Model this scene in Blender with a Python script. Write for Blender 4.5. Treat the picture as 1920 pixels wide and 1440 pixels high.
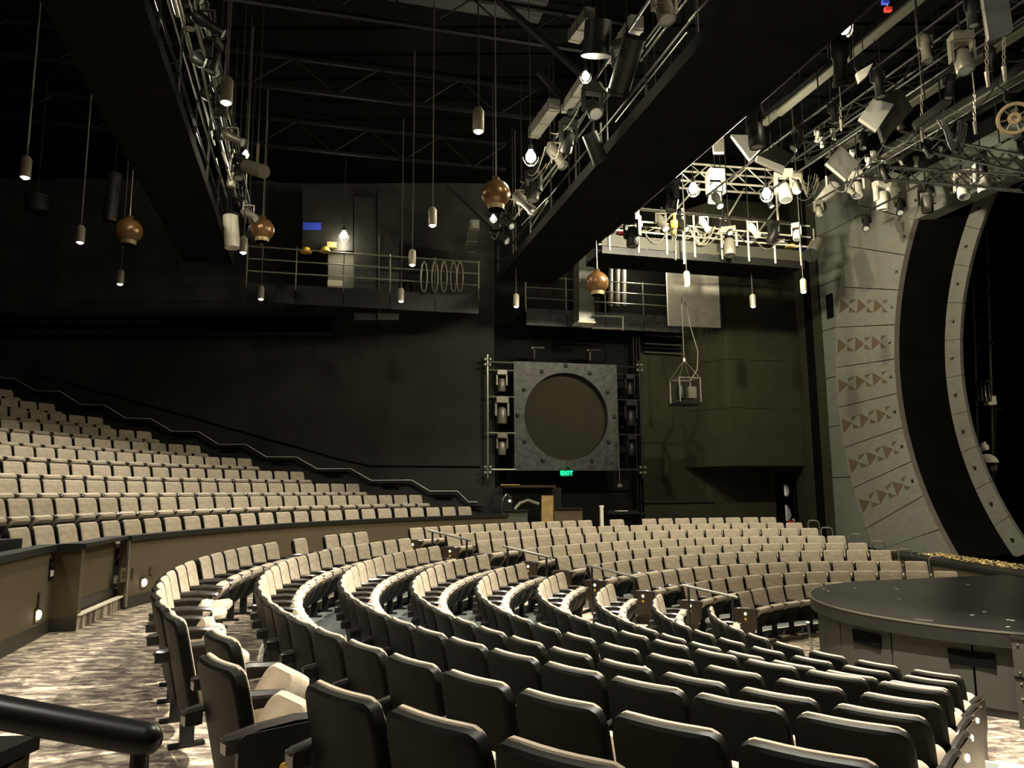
import bpy, bmesh, math, random
from mathutils import Vector, Matrix
import numpy as np
for o in list(bpy.data.objects): bpy.data.objects.remove(o)
scn = bpy.context.scene
COL = scn.collection
random.seed(7)

# ------------------------------------------------------------------ camera
FPX, PITCH, ROLL, EYE = 1421.39, 0.14336, -0.00766, 1.6
cam_d = bpy.data.cameras.new('camera'); cam = bpy.data.objects.new('camera', cam_d); COL.objects.link(cam)
cam_d.sensor_width = 36.0; cam_d.lens = 36.0*FPX/1920.0; cam_d.clip_start = 0.05; cam_d.clip_end = 200
_c, _s = math.cos(ROLL), math.sin(ROLL)
_R = Vector((1, 0, 0)); _U = Vector((0, -math.sin(PITCH), math.cos(PITCH))); _F = Vector((0, math.cos(PITCH), math.sin(PITCH)))
_r = _c*_R + _s*_U; _u = -_s*_R + _c*_U
cam.matrix_world = Matrix(((_r.x, _u.x, -_F.x, 0), (_r.y, _u.y, -_F.y, 0), (_r.z, _u.z, -_F.z, EYE), (0, 0, 0, 1)))
scn.camera = cam
scn.view_settings.view_transform = 'Standard'
scn.view_settings.look = 'None'
scn.view_settings.gamma = 1.0
scn.view_settings.use_curve_mapping = False
scn.view_settings.exposure = 0.0
wd = bpy.data.worlds.new('world'); scn.world = wd; wd.use_nodes = True
wd.node_tree.nodes['Background'].inputs[0].default_value = (0.9, 0.9, 0.75, 1)
wd.node_tree.nodes['Background'].inputs[1].default_value = 0.0008
scn.cycles.use_denoising = True
scn.cycles.max_bounces = 5
scn.cycles.diffuse_bounces = 3
scn.cycles.glossy_bounces = 3
scn.cycles.sample_clamp_indirect = 3.0

def lamp(kind, loc, power, color, size=0.08, aim=None, cone=100, blend=0.6, name='lamp'):
    d = bpy.data.lights.new(name, kind); d.energy = power; d.color = color; d.shadow_soft_size = size
    o = bpy.data.objects.new(name, d); COL.objects.link(o); o.location = loc
    if kind == 'SPOT':
        d.spot_size = math.radians(cone); d.spot_blend = blend
        v = (Vector(aim)-Vector(loc)).normalized(); o.rotation_euler = v.to_track_quat('-Z', 'Y').to_euler()
    return o
WARM = (1.0, 0.935, 0.81)
COOLW = (1.0, 0.95, 0.78)


# ------------------------------------------------------------------ measuring frame: pixel -> point on a known plane of the room
AX = Vector((.967, .254, 0)); TX = Vector((.254, -.967, 0))          # along the stage axis / across it
CX, CY = 7.357, 10.853                                               # centre of the seating arcs
def ray(px, py):
    u = (px-960)/FPX; v = -(py-720)/FPX
    u, v = _c*u-_s*v, _s*u+_c*v
    return Vector((u, math.cos(PITCH)-v*math.sin(PITCH), math.sin(PITCH)+v*math.cos(PITCH)))
O3 = Vector((0, 0, EYE))
def atZ(px, py, z): r = ray(px, py); return O3+r*((z-EYE)/r.z)
def atY(px, py, y): r = ray(px, py); return O3+r*(y/r.y)
def atW(px, py, w): r = ray(px, py); return O3+r*(w/r.dot(TX))
def atS(px, py, s): r = ray(px, py); return O3+r*(s/r.dot(AX))
def SW(s, w, z=0.0): return Vector((AX.x*s+TX.x*w, AX.y*s+TX.y*w, z))
def polar(R, deg, z=0.0, c=(CX, CY)): return Vector((c[0]+R*math.cos(math.radians(deg)), c[1]+R*math.sin(math.radians(deg)), z))

# ------------------------------------------------------------------ materials
MATS = {}
def mat(name, col, rough=.6, metal=0.0, var=0.0, scale=6.0, bump=0.0, bscale=40.0, spec=.5, emit=None, estr=0.0, rand=0.0, stretch=None):
    m = bpy.data.materials.new(name); m.use_nodes = True; nt = m.node_tree; b = nt.nodes['Principled BSDF']
    b.inputs['Roughness'].default_value = rough; b.inputs['Metallic'].default_value = metal
    b.inputs['Specular IOR Level'].default_value = spec
    b.inputs['Base Color'].default_value = (*col, 1)
    tc = nt.nodes.new('ShaderNodeTexCoord')
    src = tc.outputs['Object']
    if stretch:
        mp = nt.nodes.new('ShaderNodeMapping'); mp.inputs['Scale'].default_value = stretch
        nt.links.new(src, mp.inputs['Vector']); src = mp.outputs['Vector']
    if var > 0 or rand > 0:
        n = nt.nodes.new('ShaderNodeTexNoise'); n.inputs['Scale'].default_value = scale; n.inputs['Detail'].default_value = 4
        nt.links.new(src, n.inputs['Vector'])
        mr = nt.nodes.new('ShaderNodeMapRange'); mr.inputs['From Min'].default_value = .3; mr.inputs['From Max'].default_value = .7
        mr.inputs['To Min'].default_value = 1-var; mr.inputs['To Max'].default_value = 1+var
        nt.links.new(n.outputs['Fac'], mr.inputs['Value'])
        fac = mr.outputs['Result']
        if rand > 0:
            oi = nt.nodes.new('ShaderNodeObjectInfo'); m2 = nt.nodes.new('ShaderNodeMapRange')
            m2.inputs['To Min'].default_value = 1-rand; m2.inputs['To Max'].default_value = 1+rand
            nt.links.new(oi.outputs['Random'], m2.inputs['Value'])
            mm = nt.nodes.new('ShaderNodeMath'); mm.operation = 'MULTIPLY'
            nt.links.new(fac, mm.inputs[0]); nt.links.new(m2.outputs['Result'], mm.inputs[1]); fac = mm.outputs[0]
        vm = nt.nodes.new('ShaderNodeVectorMath'); vm.operation = 'SCALE'; vm.inputs[0].default_value = col
        nt.links.new(fac, vm.inputs['Scale']); nt.links.new(vm.outputs['Vector'], b.inputs['Base Color'])
    if bump > 0:
        n2 = nt.nodes.new('ShaderNodeTexNoise'); n2.inputs['Scale'].default_value = bscale; n2.inputs['Detail'].default_value = 5
        nt.links.new(src, n2.inputs['Vector'])
        bp = nt.nodes.new('ShaderNodeBump'); bp.inputs['Strength'].default_value = bump; bp.inputs['Distance'].default_value = .02
        nt.links.new(n2.outputs['Fac'], bp.inputs['Height']); nt.links.new(bp.outputs['Normal'], b.inputs['Normal'])
    if emit:
        b.inputs['Emission Color'].default_value = (*emit, 1); b.inputs['Emission Strength'].default_value = estr
    MATS[name] = m
    return m
mat('fabric', (.375, .318, .235), .95, var=.16, scale=7, bump=.25, bscale=160, spec=.1, rand=.06, stretch=(1, 1, 3))
mat('shell', (.0085, .0080, .0056), .5, var=.25, scale=5, spec=.10)
mat('black_plastic', (.007, .007, .006), .45, var=.2, spec=.4)
mat('steel_black', (.01,.01,.009), .5, metal=.0, var=.2, spec=.5)
mat('end_wood', (.03, .02, .011), .38, var=.3, scale=4, spec=.5, stretch=(1, 1, .2))
mat('arm_top', (.03, .026, .022), .22, spec=.8)
mat('wall_black', (.0085, .0085, .0072), .85, var=.25, scale=1.2, bump=.08, bscale=30, spec=.06)
mat('wall_charcoal', (.021, .020, .0172), .85, var=.25, scale=1.2, bump=.08, bscale=30, spec=.25)
mat('wall_olive', (.034, .033, .020), .8, var=.18, scale=1.5, bump=.08, bscale=30, spec=.2)
mat('wall_tan', (.105, .083, .050), .8, var=.06, scale=2, bump=.1, bscale=120, spec=.15)
mat('cap_black', (.010, .010, .008), .45, var=.2, spec=.5)
mat('base_brown', (.03, .027, .019), .5, spec=.4)
mat('concrete', (.17, .185, .175), .6, var=.18, scale=3, bump=.1, spec=.35)
mat('nosing', (.78, .72, .58), .5, spec=.3)
mat('aisle_tan', (.62, .52, .36), .85, var=.12, scale=4, bump=.2, bscale=90, spec=.1)
mat('drape_sheen', (.016, .0165, .016), .8, var=.35, scale=.5, spec=.1)  # lighter than the black cloth; its grey sheen is put into the colour
mat('portal_stone', (.155, .155, .127), .55, var=.12, scale=5, bump=.35, bscale=28, spec=.45, stretch=(1, 1, 2))
mat('portal_strip', (.125, .13, .112), .75, var=.1, scale=3, bump=.1, spec=.25)
mat('portal_edge', (.11, .10, .08), .6, var=.1)
mat('inlay_brown', (.085, .062, .035), .7, var=.12, spec=.3)
mat('pipe_lit', (.58, .56, .46), .4, var=.1, spec=.6)  # paler pipe for the bridge; strong bulb light put into its colour
mat('slab_grey', (.037, .037, .036), .5, var=.55, scale=6, bump=.4, bscale=22, spec=.45)
mat('disc_olive', (.035, .032, .022), .9, var=.08, scale=2, spec=.1)
mat('stud_dark', (.05, .05, .048), .25, metal=.6)
mat('chrome', (.75, .73, .66), .18, metal=1.0)
mat('pipe_grey', (.25, .24, .20), .35, metal=.7, var=.1)
mat('pipe_black', (.014,.014,.013), .35, spec=.6)
mat('rig_dark', (.010, .010, .0085), .45, var=.3, spec=.3)
mat('rig_grey', (.17, .16, .125), .4, metal=.35, var=.2, spec=.5)
mat('rig_pale', (.78, .75, .64), .5, var=.12, spec=.4)  # whitening of the fixtures by the bulbs' glare is put into this colour
mat('white_board', (.82, .79, .68), .55, var=.05, spec=.35)
mat('board_back', (.03,.028,.018), .6, var=.1)
mat('lens', (.32, .34, .33), .12, spec=1.0)
mat('pendant_body', (.36, .34, .26), .45, metal=.25, var=.08)
mat('glow_pendant', (1, .95, .85), .5, emit=(1, .93, .80), estr=40)
mat('glow_bulb', (1, .95, .85), .5, emit=(1, .90, .66), estr=120)
mat('glow_step', (1, .9, .7), .5, emit=(1, .86, .58), estr=30)
mat('glow_seat', (1, .9, .7), .5, emit=(1, .80, .48), estr=9)
mat('glow_exit', (0, .6, .25), .5, emit=(.0, 1.0, .30), estr=2.2)
mat('exit_box', (.01, .06, .03), .4)
mat('copper', (.20, .10, .035), .28, metal=.35, var=.35, scale=5, bump=.1, bscale=12, spec=.7)
mat('copper_pale', (.42, .33, .18), .4, metal=.2, var=.2)
mat('deck_black', (.012, .0115, .010), .30, var=.35, scale=2.0, bump=.03, bscale=60, spec=.55)
mat('deck_side', (.038, .037, .029), .65, var=.12, scale=2, spec=.3)
mat('vent_black', (.004, .004, .0035), .9, spec=.02)
mat('ceiling_black', (.0022, .0022, .002), .9, var=.3, scale=.7, spec=.03)
mat('rod_dim', (.05, .048, .04), .5, spec=.2)
mat('joist', (.005, .005, .0045), .6, var=.2, spec=.12)
mat('cloth_black', (.004, .004, .0035), .95, var=.3, scale=.8, spec=.02)
mat('cable', (.20, .185, .14), .5, var=.2)
mat('cable_black', (.02, .02, .018), .5)
mat('chain', (.6, .56, .45), .35, metal=.8)
mat('yellow', (.75, .48, .05), .5)
mat('red', (.55, .03, .02), .5)
mat('blue', (.02, .05, .45), .5)
mat('white_plain', (.85, .83, .76), .5)
mat('skin', (.6, .42, .3), .6)
mat('amber', (.36, .24, .09), .4, var=.3, scale=3)
mat('duct', (.22, .22, .19), .4, metal=.5, var=.25, scale=2, bump=.1, bscale=6)
mat('toe_dark', (.035,.034,.022), .6, var=.1)
mat('ceiling_sheet', (.025,.026,.025), .45, metal=.3, var=.35, scale=.5)
mat('grey_low', (.060,.060,.042), .7, var=.1)
mat('leaf_gold', (.80, .60, .26), .25, metal=.2, var=.85, scale=9)
# patterned carpet
def carpet(name, cols, sc, rot):
    m = bpy.data.materials.new(name); m.use_nodes = True; nt = m.node_tree; b = nt.nodes['Principled BSDF']
    b.inputs['Roughness'].default_value = .95; b.inputs['Specular IOR Level'].default_value = .08
    tc = nt.nodes.new('ShaderNodeTexCoord'); mp = nt.nodes.new('ShaderNodeMapping')
    mp.inputs['Rotation'].default_value = (0, 0, rot); mp.inputs['Scale'].default_value = (sc*.8, sc*1.7, 1)
    nt.links.new(tc.outputs['Object'], mp.inputs['Vector'])
    n = nt.nodes.new('ShaderNodeTexNoise'); n.inputs['Scale'].default_value = 1.0; n.inputs['Detail'].default_value = 6; n.inputs['Roughness'].default_value = .72
    n.inputs['Distortion'].default_value = .6
    nt.links.new(mp.outputs['Vector'], n.inputs['Vector'])
    cr = nt.nodes.new('ShaderNodeValToRGB'); e = cr.color_ramp.elements
    e[0].position = .40; e[0].color = (*cols[0], 1); e[1].position = .60; e[1].color = (*cols[2], 1)
    x = cr.color_ramp.elements.new(.50); x.color = (*cols[1], 1)
    nt.links.new(n.outputs['Fac'], cr.inputs['Fac']); nt.links.new(cr.outputs['Color'], b.inputs['Base Color'])
    MATS[name] = m
carpet('carpet', ((.085, .066, .057), (.21, .17, .13), (.52, .44, .32)), 5.0, .35)

# ------------------------------------------------------------------ mesh helpers
class MB:
    def __init__(s): s.v = []; s.f = []; s.smooth = False
    def add(s, vs, fs):
        b = len(s.v); s.v += [Vector(x) for x in vs]; s.f += [tuple(b+i for i in q) for q in fs]; return s
    def box(s, c, d, M=None):
        x, y, z = d[0]/2, d[1]/2, d[2]/2; c = Vector(c)
        vs = [Vector((sx*x, sy*y, sz*z)) for sz in (-1, 1) for sx, sy in ((-1, -1), (1, -1), (1, 1), (-1, 1))]
        if M is not None: vs = [M @ q for q in vs]
        return s.add([c+q for q in vs], [(3, 2, 1, 0), (4, 5, 6, 7), (0, 1, 5, 4), (1, 2, 6, 5), (2, 3, 7, 6), (3, 0, 4, 7)])
    def beam(s, a, b, w, h=None, up=Vector((0, 0, 1))):
        a, b = Vector(a), Vector(b); h = h or w; d = (b-a); L = d.length
        if L < 1e-6: return s
        d /= L
        x = d.cross(up)
        if x.length < 1e-4: x = d.cross(Vector((1, 0, 0)))
        x.normalize(); y = x.cross(d)
        M = Matrix((x, d, y)).transposed()
        return s.box((a+b)/2, (w, L, h), M)
    def tube(s, pts, r, n=8, caps=True, r2=None):
        pts = [Vector(p) for p in pts]; N = len(pts); base = len(s.v); prev = None
        for i, p in enumerate(pts):
            d = (pts[min(i+1, N-1)]-pts[max(i-1, 0)]).normalized()
            if prev is None:
                x = d.cross(Vector((0, 0, 1)))
                if x.length < 1e-3: x = d.cross(Vector((1, 0, 0)))
            else:
                x = prev - d*prev.dot(d)
                if x.length < 1e-4: x = d.orthogonal()
            x.normalize(); y = d.cross(x); prev = x
            rr = r if r2 is None else r+(r2-r)*i/max(N-1, 1)
            for k in range(n):
                t = 2*math.pi*k/n; s.v.append(p+x*(rr*math.cos(t))+y*(rr*math.sin(t)))
        for i in range(N-1):
            for k in range(n):
                a = base+i*n+k; b = base+i*n+(k+1) % n
                s.f.append((a, b, b+n, a+n))
        if caps:
            s.f.append(tuple(base+k for k in reversed(range(n)))); s.f.append(tuple(base+(N-1)*n+k for k in range(n)))
        return s
    def lathe(s, prof, n=16, o=(0, 0, 0), M=None, cap=True):
        o = Vector(o); base = len(s.v)
        for r, z in prof:
            for k in range(n):
                t = 2*math.pi*k/n; q = Vector((r*math.cos(t), r*math.sin(t), z))
                if M is not None: q = M @ q
                s.v.append(o+q)
        for i in range(len(prof)-1):
            for k in range(n):
                a = base+i*n+k; b = base+i*n+(k+1) % n; s.f.append((a, b, b+n, a+n))
        if cap:
            s.f.append(tuple(base+k for k in reversed(range(n)))); s.f.append(tuple(base+(len(prof)-1)*n+k for k in range(n)))
        return s
    def prism(s, poly, d):          # poly: list of 3D points (planar), d: extrusion vector
        n = len(poly); d = Vector(d); P = [Vector(p) for p in poly]
        return s.add(P+[p+d for p in P], [tuple(reversed(range(n))), tuple(range(n, 2*n))]+[(i, (i+1) % n, n+(i+1) % n, n+i) for i in range(n)])
    def ring(s, R0, R1, z0, z1, a0, a1, n, c=(CX, CY)):     # solid annular sector
        base = len(s.v)
        for i in range(n+1):
            a = a0+(a1-a0)*i/n
            s.v += [polar(R0, a, z0, c), polar(R1, a, z0, c), polar(R1, a, z1, c), polar(R0, a, z1, c)]
        for i in range(n):
            p = base+4*i; q = p+4
            for k in range(4): s.f.append((p+k, p+(k+1) % 4, q+(k+1) % 4, q+k))
        s.f.append((base+3, base+2, base+1, base)); e = base+4*n; s.f.append((e, e+1, e+2, e+3))
        return s
    def mesh(s, name, m, origin=None):
        me = bpy.data.meshes.new(name); o = Vector(origin) if origin is not None else Vector((0, 0, 0))
        me.from_pydata([tuple(q-o) for q in s.v], [], s.f)
        bm = bmesh.new(); bm.from_mesh(me); bmesh.ops.recalc_face_normals(bm, faces=bm.faces); bm.to_mesh(me); bm.free()
        if isinstance(m, str): m = MATS[m]
        me.materials.append(m)
        if s.smooth:
            me.polygons.foreach_set('use_smooth', [True]*len(me.polygons))
            try: me.set_sharp_from_angle(angle=math.radians(42))
            except Exception: pass
        return me
    def build(s, name, m, parent=None, origin=None, smooth=None):
        if smooth is not None: s.smooth = smooth
        if parent is not None and origin is None:
            origin = parent['_o'] if '_o' in parent else (0, 0, 0)
        me = s.mesh(name, m, origin if parent is not None else origin)
        o = bpy.data.objects.new(name, me); COL.objects.link(o)
        if parent is not None: o.parent = parent
        elif origin is not None: o.location = origin
        return o
def tag(o, label, cat, group=None):
    o['label'] = label; o['category'] = cat
    if group: o['group'] = group
    return o
def thing(name, loc, label, cat, group=None, rot=None):
    o = bpy.data.objects.new(name, None); o.empty_display_size = .1; COL.objects.link(o); o.location = loc
    if rot is not None: o.rotation_euler = rot
    o['label'] = label; o['category'] = cat
    if group: o['group'] = group
    if rot is None: o['_o'] = [float(x) for x in loc]
    return o
def struct(o): o['kind'] = 'structure'; return o
def child(name, me, parent, loc=(0, 0, 0), rot=None):
    o = bpy.data.objects.new(name, me); COL.objects.link(o); o.parent = parent; o.location = loc
    if rot is not None: o.rotation_euler = rot
    return o
ORD = ('zeroth first second third fourth fifth sixth seventh eighth ninth tenth eleventh twelfth thirteenth fourteenth fifteenth sixteenth '
       'seventeenth eighteenth nineteenth twentieth twenty-first twenty-second twenty-third twenty-fourth twenty-fifth twenty-sixth twenty-seventh twenty-eighth').split()
def label_of(d): return d

# ------------------------------------------------------------------ floors and terraces
RISE = [.1265, .1103, .1558, .122, .1078, .1737, .1236, .1172]
RR = [11.187-.839*k for k in range(9)]
ZF = [0.0]
for r_ in RISE: ZF.append(ZF[-1]-r_)
ZLOW = ZF[8]-.004
def floor_ring(R0, R1, z, a0, a1, m, thick, n=60, c=(CX, CY)):
    b = MB(); b.ring(R0, R1, z-thick, z, a0, a1, n, c); o = b.build('floor', m); return struct(o)
fl0 = floor_ring(RR[1], 17.0, 0.0, 62, 262, 'carpet', .9, 90)
for k in range(1, 9):
    inner = RR[k+1] if k < 8 else 3.9
    if k < 8: o = floor_ring(inner, RR[k]-.001, ZF[k], 62, 262, 'concrete', .5)
    MB().ring(RR[k]-.045, RR[k]+.004, ZF[k-1]+.001, ZF[k-1]+.012, 66, 240, 90).build('nosing', 'nosing', fl0 if k == 1 else o, origin=(0, 0, 0))
fz = MB(); fz.box((9, 12, ZLOW-.1), (17, 21, .2)); o = struct(fz.build('floor', 'carpet'))
# stepped aisles: tan runners with a half step on every riser
NEAR_END = {1: 232.0, 2: 231.5, 3: 230.9, 4: 230.2, 5: 229.2, 6: 227.6, 7: 226.2, 8: 223.9}
for side in (0, 1):
    for k in range(1, 9):
        a0, a1 = (148.9, 155.9) if side == 0 else (NEAR_END[k]+.34/RR[k]*57.3, NEAR_END[k]+1.6/RR[k]*57.3)
        b = MB(); inner = RR[k+1] if k < 8 else RR[8]-.55
        if k < 8: b.ring(inner+.004, RR[k]-.05, ZF[k]-.01, ZF[k]+.006, a0, a1, 5)
        b.ring(RR[k]-.32, RR[k]-.05, ZF[k]-.01, (ZF[k]+ZF[k-1])/2, a0+.4, a1-.4, 5)
        o = struct(b.build('floor', 'aisle_tan'))
        MB().ring(RR[k]-.345, RR[k]-.30, (ZF[k]+ZF[k-1])/2-.012, (ZF[k]+ZF[k-1])/2+.004, a0+.4, a1-.4, 5).build('nosing', 'nosing', o, origin=(0, 0, 0))

# ------------------------------------------------------------------ theatre seat
def pad_mesh(name, w, h, t, m, r=.07, curve=.02, tilt=0.0, z0=0.0, y0=0.0, taper=0.0, belly=.012, nx=10, nz=8, soft=.018):
    """cushion in the xz plane, front towards +y, rounded corners and edges"""
    b = MB(); b.smooth = True
    def pt(i, j, face):
        u = math.sin(math.pi/2*(-1+2*i/nx)); v = math.sin(math.pi/2*(-1+2*j/nz))
        ex, ez = w/2, h/2
        x = u*ex; z = v*ez
        # round the corners (superellipse-like squeeze)
        cx_, cz_ = ex-r, ez-r
        if abs(x) > cx_ and abs(z) > cz_:
            dx, dz = abs(x)-cx_, abs(z)-cz_; mx = max(dx, dz); L = math.hypot(dx, dz)
            if L > 0: k = mx/L; x = math.copysign(cx_+dx*k, x); z = math.copysign(cz_+dz*k, z)
        e = max(abs(u), abs(v)); ins = 1.0
        if face != 0:
            ins = 1-soft/min(ex, ez)
            x *= 1-soft/ex; z *= 1-soft/ez
        yy = face*t/2 + (belly*(1-e*e) if face == 1 else 0)
        x *= 1+taper*(v)
        yy += curve*((x/ex)**2)
        ca, sa = math.cos(tilt), math.sin(tilt)
        zz = z+h/2
        return (x, y0+yy*ca-zz*sa, z0+zz*ca+yy*sa)
    g = {}
    for face in (1, -1):
        for i in range(nx+1):
            for j in range(nz+1): g[face, i, j] = len(b.v); b.v.append(Vector(pt(i, j, face)))
        for i in range(nx):
            for j in range(nz):
                q = (g[face, i, j], g[face, i+1, j], g[face, i+1, j+1], g[face, i, j+1]); b.f.append(q if face == -1 else q[::-1])
    bd = [(i, 0) for i in range(nx)]+[(nx, j) for j in range(nz)]+[(i, nz) for i in range(nx, 0, -1)]+[(0, j) for j in range(nz, 0, -1)]
    rim = []
    for tt in (.5, -.5):
        ids = []
        for (i, j) in bd:
            p = Vector(pt(i, j, 0)); q = Vector(pt(i, j, 1)); q2 = Vector(pt(i, j, -1)); dd = (q-q2)*.5
            n_ = dd.normalized(); ids.append(len(b.v)); b.v.append(p+n_*(t*tt-math.copysign(soft, tt) if t > 2.5*soft else t*tt*.4))
        rim.append(ids)
    n = len(bd)
    for k in range(n):
        k2 = (k+1) % n
        b.f.append((g[(1, *bd[k])], g[(1, *bd[k2])], rim[0][k2], rim[0][k]))
        b.f.append((rim[0][k], rim[0][k2], rim[1][k2], rim[1][k]))
        b.f.append((rim[1][k], rim[1][k2], g[(-1, *bd[k2])], g[(-1, *bd[k])]))
    return b.mesh(name, m)
TB = math.radians(12)
SW_ = .515
M_back = pad_mesh('backrest', .456, .47, .040, 'fabric', r=.06, curve=.022, tilt=TB, z0=.412, y0=.109, taper=-.006, soft=.013, belly=.014)
M_shell = pad_mesh('back_shell', .482, .640, .066, 'shell', r=.065, curve=.022, tilt=TB, z0=.236, y0=.127, taper=-.006, belly=0, soft=.012)
M_seat_up = pad_mesh('seat_cushion', .462, .40, .11, 'fabric', r=.07, curve=0, tilt=math.radians(-33), z0=.30, y0=.200, belly=.0, soft=.03)
M_seat_dn = pad_mesh('seat_cushion', .462, .44, .095, 'fabric', r=.07, curve=0, tilt=math.radians(-84), z0=.415, y0=.12, soft=.03)
M_pan_up = pad_mesh('seat_pan', .435, .325, .03, 'shell', r=.07, curve=-.015, tilt=math.radians(-33), z0=.262, y0=.268, belly=.03, soft=.01)
M_pan_dn = pad_mesh('seat_pan', .435, .40, .03, 'shell', r=.07, curve=0, tilt=math.radians(-84), z0=.345, y0=.13, soft=.01)
b = MB(); b.tube([(0, -.045, .585), (0, -.035, .60), (0, .10, .622), (0, .26, .630), (0, .435, .612), (0, .445, .60)], .021, 6); b.box((0, -.01, .575), (.046, .08, .06)); b.smooth = True; M_arm = b.mesh('armrest', 'arm_top')
for v_ in M_arm.vertices: v_.co.x *= 1.35
b = MB(); b.box((0, .22, .585), (.030, .31, .05)); b.box((0, .17, .45), (.026, .13, .24)); b.box((0, .17, .18), (.045, .085, .32)); b.box((0, .17, .012), (.06, .22, .024)); M_leg = b.mesh('leg', 'black_plastic')
b = MB(); b.smooth = True
prof = [(.00, .30), (.00, .595), (.03, .615), (.36, .615), (.40, .59), (.40, .33), (.35, .29), (.32, .02), (.09, .02), (.06, .27)]
b.prism([(-.018, y, z) for y, z in prof], (.036, 0, 0)); b.smooth = False; M_end = b.mesh('end_panel', 'end_wood')
b = MB(); b.smooth = True; b.lathe([(.0, -.006), (.022, -.006), (.024, 0), (.018, .01), (.0, .013)], 10, M=Matrix.Rotation(math.radians(90), 3, 'Y')); M_endb = M_end.copy(); M_endb.materials.clear(); M_endb.materials.append(MATS['black_plastic'])
b = MB(); b.smooth = True; b.lathe([(.0, -.006), (.022, -.006), (.024, 0), (.018, .01), (.0, .013)], 10, M=Matrix.Rotation(math.radians(90), 3, 'Y')); M_elight = b.mesh('aisle_light', 'glow_seat')
b = MB(); b.smooth = True; b.lathe([(.0, -.003), (.022, -.003), (.022, .004), (.0, .006)], 12, M=Matrix.Rotation(math.radians(90), 3, 'Y')); M_sign = b.mesh('access_badge', 'yellow')
PARTS = [('backrest', M_back), ('back_shell', M_shell)]
SEAT_JOBS = []
def seat_job(R, deg, z, c, label, group, **kw):
    p = polar(R+.03, deg, z, c); rz = math.radians(deg)+math.pi/2       # local +y looks to the centre
    SEAT_JOBS.append((p, rz, label, group, kw))
def build_seat(p, rz, label, group, kw):
    r = thing('theatre_seat', p, label, 'seat', group, rot=(0, 0, rz))
    child('backrest', M_back, r); child('back_shell', M_shell, r)
    if kw.get('down'): child('seat_cushion', M_seat_dn, r); child('seat_pan', M_pan_dn, r)
    else: child('seat_cushion', M_seat_up, r); child('seat_pan', M_pan_up, r)
    h = SW_/2+.004
    for side in (-1, 1):
        e = kw.get('end')
        if side == 1 and not (e and e[1]): continue
        child('armrest', M_arm, r, (side*h, 0, 0)); child('leg', M_leg, r, (side*h, 0, 0))
    if kw.get('end'):
        for side, k in ((-1, 0), (1, 1)):
            if kw['end'][k] and kw.get('panel', (0, 0))[k]:
                pn = child('end_panel', M_endb if kw.get('nolight') else M_end, r, (side*(h+.022), 0, 0))
                if not kw.get('nolight'): q = child('aisle_light', M_elight, pn, (side*.02, .20, .54), None if side == 1 else (0, 0, math.pi))
                if kw.get('badge'): q = child('access_badge', M_sign, pn, (side*.02, .20, .45), None if side == 1 else (0, 0, math.pi))
    return r
def dist2(job): return (job[0]-Vector((0, 0, 1.6))).length
STD = (CX, CY)
G_NEAR, G_FAR, G_UP = 'seats of the block seen from behind', 'seats of the block facing us beyond the step aisle', 'seats of the raised block'
near_rows = {1: (156.4, 232.0, 27), 2: (158.4, 231.5, 25), 3: (156.3, 230.9, 22), 4: (157.6, 230.2, 19), 5: (160.0, 229.2, 17), 6: (159.4, 227.6, 15), 7: (160.5, 226.2, 12), 8: (164.7, 223.9, 9)}
far_rows = {0: (147.9, 90.3, 23), 1: (146.8, 88.0, 22), 2: (147.1, 87.3, 20), 3: (144.1, 84.8, 19), 4: (144.6, 83.2, 17), 5: (146.6, 81.3, 16), 6: (144.0, 77.1, 15), 7: (142.3, 73.6, 13), 8: (136.7, 72.0, 11)}
for k, (a0, a1, n) in near_rows.items():
    for i in range(n):
        a = a0+(a1-a0)*i/(n-1)
        lab = f'taupe tip-up seat, {ORD[i+1]} from the step aisle, {ORD[9-k]} row from the stage, dark-backed block'
        # looking along local +y (to the stage) the higher angle lies on local -x or +x: resolved by end flags
        first, last = i == 0, i == n-1
        seat_job(RR[k], a, ZF[k], STD, lab, G_NEAR, end=(first, last) if (first or last) else None, panel=(True, True))
# loose row on the carpeted cross aisle
row_a = [157.7, 160.35, 163.0, 168.7, 174.1, 176.8, 179.6, 182.3, 185.1, 187.9, 191.5, 194.2, 197.3, 200.0, 203.0, 206.0, 209.0, 212.3, 216.8, 220.1, 224.4, 227.1, 229.8]
for i, a in enumerate(row_a):
    lab = f'taupe seat, {ORD[i+1]} from the step aisle in the row standing on the patterned carpet'
    ends = i in (2, 3, 9, 11, 19, 22); firsts = i in (0, 3, 4, 10, 12, 20)
    seat_job({18: 11.12, 19: 11.33, 20: 11.20}.get(i, RR[0]), a, 0.0, STD, lab, 'seats on the carpeted cross aisle', end=(firsts, ends) if (ends or firsts) else None, panel=(False, i in (9, 11, 19)), badge=i in (9, 11, 19), nolight=True, down=i in (11, 12, 14))
for k, (a0, a1, n) in far_rows.items():
    for i in range(n):
        if k == 0 and i in (12, 14): continue
        a = a0+(a1-a0)*i/(n-1)
        lab = f'taupe seat, {ORD[i+1]} from the step aisle, {ORD[9-k]} row from the stage, block facing us'
        first, last = i == 0, i == n-1
        seat_job(RR[k], a, ZF[k], STD, lab, G_FAR, end=(last, first) if (first or last) else None, panel=(False, True), badge=True)
KS = 1.09
UPC = (8.184*KS, 10.613*KS)
UP = []; _z = 1.252
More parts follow.
